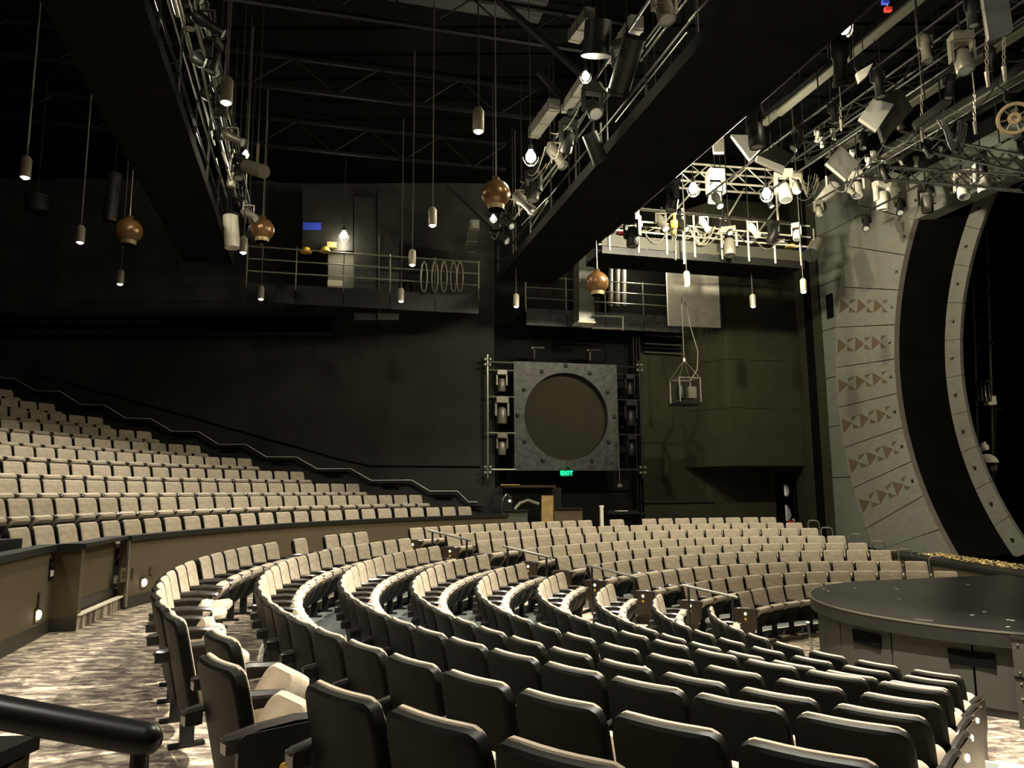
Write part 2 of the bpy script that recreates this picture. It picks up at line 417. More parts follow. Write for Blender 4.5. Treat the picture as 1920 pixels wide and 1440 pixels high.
for k, (a0, a1, n) in enumerate(((187.25, 132.86, 25), (179.76, 136.12, 23), (175.18, 140.87, 20), (170.39, 144.31, 16), (166.15, 147.12, 13), (163.50, 149.57, 10), (161.65, 151.60, 8), (158.90, 153.43, 5), (157.59, 155.08, 3), (156.19, 155.0, 1))):
    UP.append((a0, a1, n, (13.987+1.106*k)*KS, 1.6+(_z-1.6)*KS)); _z += (.324, .312, .339, .366, .357, .382, .387, .37, .397, 0)[k]
UPZ = [z-.871*KS for *_, z in UP]
for k, (a0, a1, n, R, zt) in enumerate(UP):
    step = (a1-a0)/(n-1) if n > 1 else -1.25
    extra = 0 if k == 0 else 2
    for i in range(-extra, n):
        a = a0+step*i; last = i == n-1
        lab = f'taupe seat, {ORD[n-i]} from the handrail wall, {ORD[k+1]} row up in the raised block'
        seat_job(R, a, UPZ[k], UPC, lab, G_UP, end=(last, i == -extra) if last or i == -extra else None, scale=KS)
SEAT_JOBS.sort(key=dist2)
NSEAT = 305
for j in SEAT_JOBS[:NSEAT]:
    r = build_seat(*j)
    if j[4].get('scale'): r.scale = (KS,)*3
# the remaining, farthest seats: one mass
rest = SEAT_JOBS[NSEAT:]
bm = bmesh.new(); mats_ = []
def add_me(me, M):
    if me.materials[0] not in mats_: mats_.append(me.materials[0])
    mi = mats_.index(me.materials[0]); n0 = len(bm.faces); nv0 = len(bm.verts)
    bm.from_mesh(me); bm.verts.ensure_lookup_table(); bm.faces.ensure_lookup_table()
    for v in bm.verts[nv0:]: v.co = M @ v.co
    for f in bm.faces[n0:]: f.material_index = mi
for p, rz, lab, grp, kw in rest:
    M = Matrix.Translation(p) @ Matrix.Rotation(rz, 4, 'Z') @ Matrix.Scale(kw.get('scale', 1.0), 4)
    for me in (M_back, M_shell, M_seat_up, M_pan_up): add_me(me, M)
    h = SW_/2+.004
    for me in (M_arm, M_leg):
        add_me(me, M @ Matrix.Translation((-h, 0, 0)))
        if kw.get('end'): add_me(me, M @ Matrix.Translation((h, 0, 0)))
me = bpy.data.meshes.new('distant_seats'); bm.to_mesh(me); bm.free()
for m_ in mats_: me.materials.append(m_)
o = bpy.data.objects.new('distant_seats', me); COL.objects.link(o); o['kind'] = 'stuff'
tag(o, 'mass of taupe seats farthest away at the backs of the far and raised blocks', 'seats', 'distant seats')

# ------------------------------------------------------------------ raised block: terraces, front wall, handrail wall
WY = lambda x: 23.26+.048*(x+1.04)
for k, (a0, a1, n, R, zt) in enumerate(UP):
    # outer/inner radius, clipped at the handrail wall
    R0 = R-.50*KS if k == 0 else R-.62*KS; R1 = (UP[k+1][3] if k < 9 else R+2.2)-.62*KS
    def wall_angle(Rq):
        lo, hi = 100.0, 175.0
        for _ in range(40):
            mid = (lo+hi)/2; p = polar(Rq, mid, 0, UPC)
            if p.y > WY(p.x)-.02: lo = mid
            else: hi = mid
        return hi
    b = MB(); N = 40; s0, s1 = wall_angle(R0), wall_angle(R1); base = 0
    e = 188.2 if k == 0 else 188
    for i in range(N+1):
        t = i/N; aa = s0+(e-s0)*t; ab = s1+(e-s1)*t
        b.v += [polar(R0, aa, UPZ[k]-.6, UPC), polar(R1, ab, UPZ[k]-.6, UPC), polar(R1, ab, UPZ[k], UPC), polar(R0, aa, UPZ[k], UPC)]
    for i in range(N):
        p = 4*i; q = p+4
        for m_ in range(4): b.f.append((p+m_, p+(m_+1) % 4, q+(m_+1) % 4, q+m_))
    b.f += [(3, 2, 1, 0), (4*N, 4*N+1, 4*N+2, 4*N+3)]
    struct(b.build('floor', 'base_brown'))
# curved front wall of the raised block with black cap and base
A_W0, A_W1 = 125.4, 178.4
b = MB(); b.ring(12.95, 13.07, 0, .965, A_W0, A_W1, 60); wf = struct(b.build('wall_front', 'wall_tan'))
MB().ring(12.90, 13.12, .955, 1.03, A_W0, A_W1, 60).build('cap_rail', 'cap_black', wf, origin=(0, 0, 0))
MB().ring(12.925, 12.95, 0.0, .17, A_W0, A_W1, 60).build('baseboard', 'base_brown', wf, origin=(0, 0, 0))
b = MB(); b.box(polar(12.94, A_W1, .50), (.035, .05, .95)); b.build('corner_strip', 'pipe_grey', wf, origin=(0, 0, 0))
# door opening with a stepped sill and the plain wall behind it
PA, PB = polar(13.0, A_W1), Vector((-5.28, 9.47, 0))
d_ = (PB-PA).normalized(); nrm = Vector((d_.y, -d_.x, 0)); nrm = nrm if nrm.x < 0 else -nrm
b = MB(); b.prism([PA+nrm*.12+Vector((0, 0, .0)), PB+nrm*.12, PB+nrm*.12+Vector((0, 0, 1.0)), PA+nrm*.12+Vector((0, 0, 1.0))], nrm*.1); wn = struct(b.build('wall_niche', 'wall_tan'))
b = MB(); b.prism([PA+nrm*.10+Vector((0, 0, .18)), PB+nrm*.10+Vector((0, 0, .18)), PB+nrm*.10+Vector((0, 0, .32)), PA+nrm*.10+Vector((0, 0, .32))], nrm*.03); b.build('baseboard', 'base_brown', wn, origin=(0, 0, 0))
b = MB(); b.prism([PA+Vector((0, 0, 0)), PB, PB+nrm*.12, PA+nrm*.12], (0, 0, .17)); st = struct(b.build('floor_landing', 'carpet'))
b = MB(); b.prism([PA-nrm*.03, PB-nrm*.03, PB+nrm*.05, PA+nrm*.05], (0, 0, .02)); 
for i, q in enumerate(b.v): b.v[i] = q+Vector((0, 0, .17))
b.build('nosing', 'nosing', st, origin=(0, 0, 0))
b = MB(); b.prism([PA-nrm*.06, PB-nrm*.06+d_*.05, PB+nrm*.2+d_*.05, PA+nrm*.2], (0, 0, .05))
for i, q in enumerate(b.v): b.v[i] = q+Vector((0, 0, .985))
b.build('cap_rail', 'cap_black', wn, origin=(0, 0, 0))
# angled wall pieces left of the opening
pl = [PB, Vector((-5.58, 9.40, 0)), Vector((-5.12, 7.75, 0)), Vector((-4.62, 5.9, 0))]
for i in range(len(pl)-1):
    p, q = pl[i], pl[i+1]; dd = (q-p).normalized(); nn = Vector((-dd.y, dd.x, 0)); nn = nn if nn.x < 0 else -nn
    b = MB(); b.prism([p, q, q+Vector((0, 0, .97)), p+Vector((0, 0, .97))], nn*.12); w_ = struct(b.build('wall_left', 'wall_tan'))
    b = MB(); b.prism([p-nn*.05+Vector((0, 0, .955)), q-nn*.05+Vector((0, 0, .955)), q-nn*.05+Vector((0, 0, 1.03)), p-nn*.05+Vector((0, 0, 1.03))], nn*.22); b.build('cap_rail', 'cap_black', w_, origin=(0, 0, 0))
    b = MB(); b.prism([p-nn*.022, q-nn*.022, q-nn*.022+Vector((0, 0, .16)), p-nn*.022+Vector((0, 0, .16))], nn*.03); b.build('baseboard', 'base_brown', w_, origin=(0, 0, 0))
# fittings on the front wall
def on_front(px, py, out=0.0):      # point on the curved tan wall
    r = ray(px, py); d = Vector((r.x, r.y)); c = Vector((CX, CY)); A = d.dot(d); B = -2*d.dot(c); Cq = c.dot(c)-(12.95-out)**2
    t = (-B+math.sqrt(max(B*B-4*A*Cq, 0)))/(2*A); return O3+r*t
def to_c(p): v = Vector((CX-p.x, CY-p.y, 0)); return math.atan2(v.y, v.x)
def plate(name, p, rz, w, h, t, m, label, cat, extra=None, group=None):
    r = thing(name, p, label, cat, group, rot=(0, 0, rz))
    b = MB(); b.box((t/2, 0, 0), (t, w, h)); child('plate', b.mesh('plate', m), r)
    if extra: extra(r)
    return r
def step_light(p, rz, label):
    def ex(r):
        b = MB(); b.smooth = True; b.lathe([(.0, .0), (.05, 0), (.055, .012), (.04, .03), (.0, .038)], 14, M=Matrix.Rotation(math.radians(90), 3, 'Y')); child('lamp_lens', b.mesh('lamp_lens', 'glow_step'), r, (.012, 0, 0))
        b = MB(); b.box((.03, 0, .07), (.06, .14, .02)); child('hood', b.mesh('hood', 'wall_tan'), r)
    plate('step_light', p, rz, .16, .16, .015, 'wall_tan', label, 'wall light', ex, 'step lights low on the tan wall')
p = on_front(268, 1092); step_light(p, to_c(p), 'glowing step light low on the curved tan wall beside the sockets')
qd = (pl[2]-pl[1]).normalized(); qn = Vector((qd.y, -qd.x, 0)); qn = qn if qn.x > 0 else -qn; wa = math.atan2(qn.y, qn.x)
def on_left(px, py): r = ray(px, py); t = (pl[1]+qn*.0).dot(qn)/r.dot(qn); return O3+r*t
step_light(on_left(68, 1153), wa, 'glowing step light low on the straight tan wall before the opening')
def socks(r):
    for z_ in (-.03, .03): 
        b = MB(); b.box((.014, 0, z_), (.012, .05, .04)); child('socket', b.mesh('socket', 'black_plastic'), r)
p = on_front(230, 1078); plate('wall_socket', p, to_c(p), .16, .20, .012, 'inlay_brown', 'brown double socket plate on the curved tan wall next to the opening', 'socket', socks)
p = on_front(247.5, 1076); plate('wall_slot', p, to_c(p), .05, .16, .012, 'end_wood', 'narrow dark plate between the double socket and the step light', 'plate')
p = on_front(283, 1070); plate('wall_box', p, to_c(p), .11, .11, .03, 'inlay_brown', 'small brown box above the step light on the curved tan wall', 'box')
plate('wall_slot', on_left(71, 1125), wa, .05, .17, .012, 'end_wood', 'narrow dark plate above the step light on the straight tan wall', 'plate')
def sg(r):
    b = MB(); b.box((.014, 0, -.05), (.008, .13, .07)); child('white_card', b.mesh('white_card', 'white_plain'), r)
    for k_ in range(3):
        b = MB(); b.box((.014, -.03+.03*k_, .055), (.008, .025, .05+.012*k_)); child('mark', b.mesh('mark', 'base_brown'), r)
plate('wall_sign', on_left(96, 1067), wa, .20, .26, .012, 'black_plastic', 'black wall sign with a white card on the straight tan wall', 'sign', sg)
# black bag-like box at the head of the raised block
p = polar(15.3, 189.6, UPZ[0], UPC)
t_ = thing('equipment_case', p, 'black equipment case at the end of the front row of the raised block', 'case')
MB().box(p+Vector((0, 0, .42)), (.55, .5, .84)).build('body', 'black_plastic', t_); MB().box(p+Vector((.29, 0, .55)), (.03, .2, .05)).build('handle', 'chrome', t_)

# handrail wall
x0, x1 = -26.0, -.55
b = MB(); b.prism([(x0, WY(x0), -.2), (x1, WY(x1), -.2), (x1, WY(x1), 11.5), (x0, WY(x0), 11.5)], (0, .3, 0)); wl = struct(b.build('wall_far', 'wall_charcoal'))
gr = [(-26, 8.45), (-13.9, 5.04), (-13.29, 4.99), (-4.98, 2.61), (-4.13, 2.42), (-.95, 2.38)]
gr = [(x*1.043, 1.6+(z-1.6)*1.043) for x, z in gr]
for i in range(1, len(gr)-1):
    MB().beam((gr[i][0], WY(gr[i][0])-.012, gr[i][1]), (gr[i+1][0], WY(gr[i+1][0])-.012, gr[i+1][1]), .03, .045).build('trim_strip', 'cloth_black', wl, origin=(0, 0, 0))
hr = [(-16.3, 5.75), (-14.59, 4.96), (-14.32, 4.96), (-13.7, 4.6), (-13.01, 4.58), (-12.4, 4.2), (-11.73, 4.18), (-11.12, 3.8), (-10.4, 3.78), (-9.8, 3.42), (-9.05, 3.41), (-8.44, 3.03), (-7.68, 3.03), (-7.08, 2.67), (-6.22, 2.66), (-5.63, 2.32), (-4.68, 2.32), (-4.08, 1.98), (-2.92, 1.98), (-2.39, 1.66), (-1.6, 1.655), (-1.29, 1.35), (-1.03, 1.34)]
hr = [(x*1.043, 1.6+(z-1.6)*1.043) for x, z in hr]
pts = [Vector((x, WY(x)-.12, z)) for x, z in hr]
t_ = thing('wall_handrail', pts[-1], 'stepped black metal handrail running down the dark side wall', 'handrail')
b = MB()
for i in range(len(pts)-1): b.tube([pts[i], pts[i+1]], .03, 10)
b.build('rail', 'pipe_black', t_, smooth=True)
b = MB()
for i in range(len(pts)-1): b.beam(pts[i]+Vector((0, -.005, .03)), pts[i+1]+Vector((0, -.005, .03)), .045, .012)
b.build('rail_highlight', 'rig_pale', t_)  # pale strip painting the highlight along the rail top
for i in range(1, len(pts)-1, 2):
    q = (pts[i]+pts[i+1])/2; MB().tube([q+Vector((0, 0, -.02)), q+Vector((0, .06, -.07)), q+Vector((0, .12, -.07))], .01, 6).build('bracket', 'pipe_black', t_)
    MB().box(q+Vector((0, .04, -.13)), (.55, .03, .05)).build('backing_strip', 'cloth_black', t_)

# ------------------------------------------------------------------ thrust stage
SC = Vector((7.55, 11.5, 0)); SR = 2.95; ZD = -.03
sw0 = (SC.dot(AX), SC.dot(TX))
def deck_outline(R, s_end, half):
    pts = []
    for i in range(49):
        th = math.radians(90+180*i/48)            # from far side (w negative) round the front to the near side
        s_ = sw0[0]+R*math.cos(th); w_ = sw0[1]-R*math.sin(th); pts.append(SW(s_, w_))
    return [SW(s_end, sw0[1]-half)]+pts+[SW(s_end, sw0[1]+half)]
t_ = thing('thrust_stage', SC+Vector((0, 0, ZLOW)), 'round black thrust stage with glossy deck and dark panelled sides', 'stage')
out = deck_outline(SR, 15.15, SR)
b = MB(); b.prism([p+Vector((0, 0, ZD-.05)) for p in out], (0, 0, .05)); b.build('deck', 'deck_black', t_)
out2 = deck_outline(SR+.03, 15.0, SR+.03)
b = MB(); b.prism([p+Vector((0, 0, ZD-.19)) for p in out2], (0, 0, .165)); b.build('fascia_lip', 'cap_black', t_)
# fine bright edge strip round the lip
b = MB()
for i in range(1, 49): b.beam(out2[i]+Vector((0, 0, ZD-.012)), out2[i+1]+Vector((0, 0, ZD-.012)), .018, .022)
b.build('edge_trim', 'pipe_grey', t_)
SB = SR-.07
edges = [90+180*i/9 for i in range(10)]
for i in range(9):
    poly = []
    for j in range(7):
        th = math.radians(edges[i]+.25+(edges[i+1]-edges[i]-.5)*j/6)
        poly.append(SW(sw0[0]+SB*math.cos(th), sw0[1]-SB*math.sin(th)))
    for j in range(6, -1, -1):
        th = math.radians(edges[i]+.25+(edges[i+1]-edges[i]-.5)*j/6)
        poly.append(SW(sw0[0]+(SB-.05)*math.cos(th), sw0[1]-(SB-.05)*math.sin(th)))
    b = MB(); b.prism([p+Vector((0, 0, ZLOW+.10)) for p in poly], (0, 0, ZD-.19-ZLOW-.10)); pn = b.build('side_panel', 'deck_side', t_)
    SPANEL = globals().setdefault('SPANEL', []); SPANEL.append(pn)
for px, py in ((1626, 1198), (1822, 1235)):
    r = ray(px, py); d = Vector((r.x, r.y)); c_ = Vector((SC.x, SC.y)); A = d.dot(d); B = -2*d.dot(c_); C_ = c_.dot(c_)-SB*SB
    q = O3+r*((-B-math.sqrt(max(0, B*B-4*A*C_)))/(2*A)); nn = Vector((q.x-SC.x, q.y-SC.y, 0)).normalized(); tang = Vector((-nn.y, nn.x, 0))
    M = Matrix((tang, nn, Vector((0, 0, 1)))).transposed()
    near_p = min(SPANEL, key=lambda o: (sum((Vector(v.co) for v in o.data.vertices), Vector())/len(o.data.vertices)+Vector(t_['_o'])-q).length)
    MB().box(q, (.50, .05, .17), M).build('vent', 'vent_black', near_p, origin=t_['_o'])
b = MB(); b.prism([p+Vector((0, 0, ZLOW)) for p in deck_outline(SB-.02, 14.9, SB-.02)], (0, 0, .10)); b.build('plinth', 'cap_black', t_)
b = MB(); b.prism([p+Vector((0, 0, ZLOW+.1)) for p in deck_outline(SB-.06, 14.8, SB-.06)], (0, 0, .7)); b.build('core', 'vent_black', t_)
for px, py in ((1545, 1104), (1553, 1108), (1602, 1103), (1681, 1104), (1686, 1123), (1815, 1096), (1823, 1153), (1890, 1162), (1898, 1163), (1890, 1175), (1846, 1147)):
    p = atZ(px, py, ZD+.002); MB().box(p, (.05, .012, .004), Matrix.Rotation(random.uniform(-.5, 1.0), 3, 'Z')).build('spike_mark', 'white_plain', t_)
p0, p1 = atZ(1716, 1161, ZD+.004), atZ(1750, 1164, ZD+.004); MB().beam(p0, p1, .035, .008).build('tape_strip', 'pipe_grey', t_)
# boxed extension with bolts at the near corner
pa = atZ(1895, 1190, ZD); pb = pa+Vector((.62, -.78, 0)); pc = pb+Vector((1.3, -.15, 0)); pd = pa+Vector((.84, -.54, 0))
t_ = thing('stage_extension', pa+Vector((0, 0, ZLOW-ZD)), 'dark bolted box section joined to the near corner of the round stage', 'stage')
b = MB(); b.prism([Vector((q.x, q.y, ZLOW)) for q in (pa, pb, pc, pd)], (0, 0, ZD-ZLOW-.02)); b.build('body', 'deck_side', t_)
dd = (pb-pa).normalized(); nn = Vector((dd.y, -dd.x, 0))
if nn.dot(Vector((-1, -1, 0))) < 0: nn = -nn
MB().beam(pa+Vector((0, 0, -.46))+nn*.004, pb+Vector((0, 0, -.46))+nn*.004, .02, .02).build('seam', 'vent_black', t_)
for zz in (.10, .40, .52, .68, .88):
    b = MB(); b.smooth = True; q = pa+dd*.06+nn*.006+Vector((0, 0, -zz)); b.lathe([(0, -.012), (.014, -.008), (.014, .008), (0, .012)], 8, o=q); b.build('bolt', 'chrome', t_)
MB().beam(pa+Vector((0, 0, -.02))+nn*.004, pb+Vector((0, 0, -.02))+nn*.004, .03, .04).build('top_edge', 'cap_black', t_)

# apron wall from the thrust to the wing, with a ledge of gold scraps
A0, A1 = Vector((9.9, 23.2, 0)), Vector((9.62, 14.2, 0)); A2 = Vector((11.6, 13.0, 0)); A3 = Vector((13.6, 21.0, 0))
b = MB(); b.prism([Vector((q.x, q.y, ZLOW)) for q in (A0, A1, A2, A3)], (0, 0, -ZLOW-.07)); ap = struct(b.build('wall_apron', 'inlay_brown'))
b = MB(); b.prism([Vector((q.x, q.y, -.07)) for q in (A0+Vector((-.05, 0, 0)), A1+Vector((-.05, 0, 0)), A2, A3)], (0, 0, .07)); b.build('ledge_cap', 'cap_black', ap, origin=(0, 0, 0))
b = MB(); rng = random.Random(3)
for i in range(520):
    u = rng.random(); y_ = 14.6+4.7*u; x_ = 10.02+.62*rng.random()
    M = Matrix.Rotation(rng.uniform(0, 6), 3, 'Z') @ Matrix.Rotation(rng.uniform(-.7, .7), 3, 'X')
    b.box((x_, y_, .03+.03*rng.random()), (rng.uniform(.02, .07), rng.uniform(.02, .05), .008), M)
o = b.build('gold_leaf_litter', 'leaf_gold'); o['kind'] = 'stuff'; tag(o, 'band of shiny gold leaf scraps on the ledge below the portal', 'litter')
# stage floor behind the portal
b = MB(); b.prism([SW(15.1, -24, -.2), SW(27, -24, -.2), SW(27, 4, -.2), SW(15.1, 4, -.2)], (0, 0, .2)); struct(b.build('floor_stage', 'deck_black'))

# ------------------------------------------------------------------ portals
WC, ZC = -8.9, 4.6
def P(R, deg, s):           # deg measured from -w axis upwards
    return SW(s, WC-R*math.cos(math.radians(deg)), ZC+R*math.sin(math.radians(deg)))
PH, PR0, PR1, S1 = 6.9, 8.1, 10.5, 15.2
def zclip(R): return math.degrees(math.asin(max(-1, min(1, -ZC/R))))
pt_ = thing('portal_arch', P(PR0, zclip(PR0), S1), 'stone grey curved portal wall with rows of brown triangle inlays', 'stage portal')
def radial_panel(R0, R1, a, c, s, depth, gap=.012):
    n = 5; poly = []
    g0, g1 = math.degrees(gap/R0), math.degrees(gap/R1)
    for j in range(n+1): poly.append(P(R0, a+g0+(c-a-2*g0)*j/n, s))
    for j in range(n, -1, -1): poly.append(P(R1, a+g1+(c-a-2*g1)*j/n, s))
    poly = [Vector((q.x, q.y, max(q.z, 0.0))) for q in poly]
    b = MB(); b.prism(poly, AX*depth); return b
angs = [-34.6, -29.4]+[-22.77+6.633*k for k in range(0, 10)]
for i in range(len(angs)-1):
    a, c = angs[i], angs[i+1]
    pn = radial_panel(PR0, PR1, a, c, S1, .12).build('panel', 'portal_stone', pt_)
    if 2 <= i <= 7:
        m_ = (a+c)/2+.2; s_ = S1-.006
        def tri(pts): 
            b = MB(); b.prism([P(R, m_+dz/ R*57.3, s_) for R, dz in pts], AX*.012); b.build('inlay', 'inlay_brown', pn, origin=pt_['_o'])
        R = 10.40
        for k, (wd_, h_) in enumerate(((.41, .22), (.37, .21), (.33, .20))):
            tri([(R, h_), (R-wd_, 0), (R, -h_)])
            R -= wd_+.02
            sm = .31-.05*k
            tri([(R, -.02), (R-sm, -h_*.85), (R, -h_*.85)]) 
            tri([(R, .06), (R, h_*.85), (R-sm, h_*.85)])
            R -= sm+.03
    if i >= 2:
        b = MB(); b.smooth = True; c_ = P(8.26, (a+c)/2, S1-.005); b.lathe([(0, -.045), (.035, -.03), (.04, 0), (.035, .03), (0, .045)], 10, o=c_); b.build('stud', 'stud_dark', pn, origin=pt_['_o'])
b = MB()
for i in range(60):
    a, c = -34.6+(71.5/60)*i, -34.6+(71.5/60)*(i+1)
    p0, p1 = P(PR0, a, S1), P(PR0, c, S1); q0, q1 = P(PR0-.03, a, S1+.14), P(PR0-.03, c, S1+.14)
    b.add([p0, p1, q1, q0], [(0, 1, 2, 3)])
b.build('reveal_edge', 'portal_edge', pt_)
# flat strip outside the arch
b = MB(); zs = [0, 2.0, 3.55, 5.05, 6.55, 8.0, 9.6, 11.35]
ps = thing('portal_side_strip', SW(S1+.16, -20.0, 0), 'flat grey wall strip with seams beside the curved portal', 'wall panel')
for i in range(len(zs)-1):
    b = MB(); b.prism([SW(S1+.14, -20.05, zs[i]+.012), SW(S1+.14, -17.9, zs[i]+.012), SW(S1+.14, -17.9, zs[i+1]-.012), SW(S1+.14, -20.05, zs[i+1]-.012)], AX*.06); 
    b.build('panel', 'portal_strip', ps)
b = MB(); b.prism([SW(S1+.21, -21, 0), SW(S1+.21, -17.9, 0), SW(S1+.21, -17.9, 11.4), SW(S1+.21, -21, 11.4)], AX*.05); b.build('backing', 'vent_black', ps)
c_ = SW(S1+.12, -19.6, 7.25); b = MB(); b.box(c_, (.05, .28, .75), Matrix((AX, TX, Vector((0, 0, 1)))).transposed()); b.build('slot', 'vent_black', ps)
# header over the opening
hd = thing('portal_header', SW(S1, -16, 8.7), 'pale grey header beam across the top of the portal opening', 'wall panel')
b = MB(); b.prism([SW(S1+.02, -16.3, 8.68), SW(S1+.02, -1, 8.68), SW(S1+.02, -1, 9.9), SW(S1+.02, -16.3, 9.9)], AX*.5); b.build('beam', 'portal_strip', hd)
b = MB(); b.prism([SW(S1+.4, -17.5, 9.92), SW(S1+.4, 3, 9.92), SW(S1+.4, 3, 11.4), SW(S1+.4, -17.5, 11.4)], AX*.2); b.build('upper_wall', 'wall_black', hd)
# black masking between arches, inner arch
def arc_wall(name, R0, s0, R1, s1, a, c, m, par, n=60):
    b = MB()
    for i in range(n):
        u, v = a+(c-a)*i/n, a+(c-a)*(i+1)/n
        b.add([P(R0, u, s0), P(R0, v, s0), P(R1, v, s1), P(R1, u, s1)], [(0, 1, 2, 3)])
    return b.build(name, m, par)
S2 = 16.5
ia = thing('inner_portal_arch', P(7.5, -37, S2), 'narrow grey inner portal arch with studs behind the big portal', 'stage portal')
IA = [-38.0+7.6*k for k in range(0, 11)]
for i in range(len(IA)-1):
    b = radial_panel(7.22, 7.72, IA[i], IA[i+1], S2, .10, .006)
    pn = b.build('panel', 'portal_stone', ia)
    b = MB(); b.smooth = True; c_ = P(7.47, (IA[i]+IA[i+1])/2, S2-.02); b.lathe([(0, -.045), (.038, -.03), (.042, 0), (.038, .03), (0, .045)], 10, o=c_); b.build('stud', 'stud_dark', pn, origin=ia['_o'])
mk = thing('portal_masking', P(8.0, -30, S2), 'black cloth masking filling the gap between both portal arches', 'curtain')
arc_wall('cloth', 8.05, S1+.14, 7.74, S2+.02, -36, 37, 'cloth_black', mk)
arc_wall('outer_cloth', 8.06, S1+.15, 10.2, S2+.5, -27, 37, 'cloth_black', mk)
# third arch: huge black curved surround
ta = thing('black_tormentor', P(6.7, -40, 18.2), 'huge black curved drape hanging behind the inner arch', 'curtain')
b = MB()
N = 48
for i in range(N):
    for j in range(5):
        u, v = -43+98*i/N, -43+98*(i+1)/N
        ra, rb = 6.62-.9*j, 6.62-.9*(j+1)
        sa = 18.2+.9*math.sin(math.pi/2*j/5); sb = 18.2+.9*math.sin(math.pi/2*(j+1)/5)
        b.add([P(ra, u, sa), P(ra, v, sa), P(rb, v, sb), P(rb, u, sb)], [(0, 1, 2, 3)])
b.build('drape', 'drape_sheen', ta, smooth=True)
# stage house
b = MB(); b.prism([SW(26, -26, -.3), SW(26, 6, -.3), SW(26, 6, 12), SW(26, -26, 12)], AX*.2); struct(b.build('wall_stage_back', 'wall_black'))
b = MB(); b.prism([SW(15.4, -25.5, -.3), SW(26, -25.5, -.3), SW(26, -25.5, 12), SW(15.4, -25.5, 12)], TX*-.2); struct(b.build('wall_stage_side', 'wall_black'))
# props seen through the portal
def on_s(px, py, s): return atS(px, py, s)
p = on_s(1850, 868, 18.6); t_ = thing('shell_prop', p, 'pale ribbed shell shaped prop glimpsed behind the inner arch', 'prop')
b = MB(); b.smooth = True; b.lathe([(.30*math.cos(q), .26*math.sin(q)) for q in [i*math.pi/16 for i in range(0, 9)]], 16, o=p); b.build('shell', 'white_board', t_)
MB().box(p+Vector((.1, 0, -.12)), (.2, .3, .22)).build('face_block', 'pipe_grey', t_); MB().tube([p+Vector((.1, 0, -.2)), Vector((p.x+.1, p.y, 0))], .03, 6).build('stand', 'rig_dark', t_)
p = on_s(1843, 838, 18.6); t_ = thing('cloth_bundle', p, 'small pale crumpled bundle above the shell prop', 'prop')
b = MB(); b.smooth = True; b.lathe([(.05, -.12), (.16, -.08), (.15, .04), (.09, .10), (.0, .12)], 7, o=p); b.build('bundle', 'white_board', t_); MB().box(p+Vector((.05, 0, .1)), (.06, .06, .1)).build('tip', 'white_plain', t_)
p = on_s(1874, 955, 17.6); t_ = thing('white_disc', p, 'white round disc edge peeping out behind the inner arch', 'prop')
b = MB(); b.smooth = True; b.lathe([(0, -.02), (.2, -.02), (.2, .02), (0, .02)], 20, o=p, M=Matrix.Rotation(1.2, 3, 'Y')); b.build('disc', 'white_plain', t_); MB().tube([p, Vector((p.x, p.y, 0))], .025, 6).build('stem', 'pipe_grey', t_)
t_ = thing('scaffold_tower', on_s(1838, 800, 20.5), 'dark scaffold tower standing deep behind the inner arch', 'scaffold')
for px in (1822, 1850):
    MB().tube([on_s(px, 430, 20.5), on_s(px+16, 980, 20.5)], .035, 6).build('post', 'pipe_grey', t_)
for py in (470, 520, 560, 600, 650, 720):
    MB().tube([on_s(1815, py, 20.5), on_s(1862, py-6, 20.5)], .03, 6).build('rung', 'pipe_grey', t_)
for i, px in enumerate((1833, 1841, 1848, 1855)):
    p = on_s(px, 735, 20); t_ = thing('gas_cylinder', p, f'bright metal cylinder standing {ORD[i+1]} in the row behind the inner arch', 'cylinder', 'metal cylinders backstage')
    b = MB(); b.smooth = True; b.lathe([(.05, -.3), (.05, .22), (.03, .28), (.012, .30)], 10, o=p); b.build('body', 'chrome', t_)
    b = MB(); b.lathe([(.012, .30), (.02, .32), (.02, .38), (.0, .39)], 8, o=p); b.build('valve', 'pipe_grey', t_)
p = on_s(1856, 752, 20.2); t_ = thing('white_case', p, 'white box under the row of metal cylinders backstage', 'box'); MB().box(p, (.25, .25, .26)).build('body', 'white_plain', t_); MB().box(p+Vector((0, 0, .14)), (.27, .27, .03)).build('lid', 'pipe_grey', t_)
t_ = thing('backstage_shelf', on_s(1850, 780, 20.1), 'dark shelf carrying the white box and cylinders backstage', 'shelf')
MB().beam(on_s(1820, 764, 20.1), on_s(1868, 766, 20.1), .5, .05).build('board', 'rig_dark', t_)
for px in (1822, 1866): MB().tube([on_s(px, 764, 20.1), on_s(px, 990, 20.1)], .03, 6).build('leg', 'rig_dark', t_)

# ------------------------------------------------------------------ far wall right part, box room, speaker disc
b = MB(); b.prism([SW(4.6, -23.5, -.3), SW(12.0, -23.5, -.3), SW(12.0, -23.5, 11.5), SW(4.6, -23.5, 11.5)], TX*-.2); wf2 = struct(b.build('wall_back', 'wall_black'))
b = MB(); b.prism([SW(10.55, -23.45, 0), SW(15.6, -23.45, 0), SW(15.6, -23.45, 6.3), SW(10.55, -23.45, 6.3)], TX*-.04); struct(b.build('wall_olive', 'wall_olive'))
b = MB(); b.prism([SW(12.0, -23.5, 2.3), SW(17, -23.5, 2.3), SW(17, -23.5, 11.5), SW(12.0, -23.5, 11.5)], TX*-.2); struct(b.build('wall_back', 'wall_olive'))
b = MB(); b.prism([SW(9.0, -26.0, -.3), SW(18, -26.0, -.3), SW(18, -26.0, 4), SW(9.0, -26.0, 4)], TX*-.2); struct(b.build('wall_back', 'wall_black'))
MB().beam(SW(10.55, -23.42, 1.24), SW(13.2, -23.42, 1.24), .02, .03).build('trim_strip', 'cloth_black', wf2, origin=(0, 0, 0))
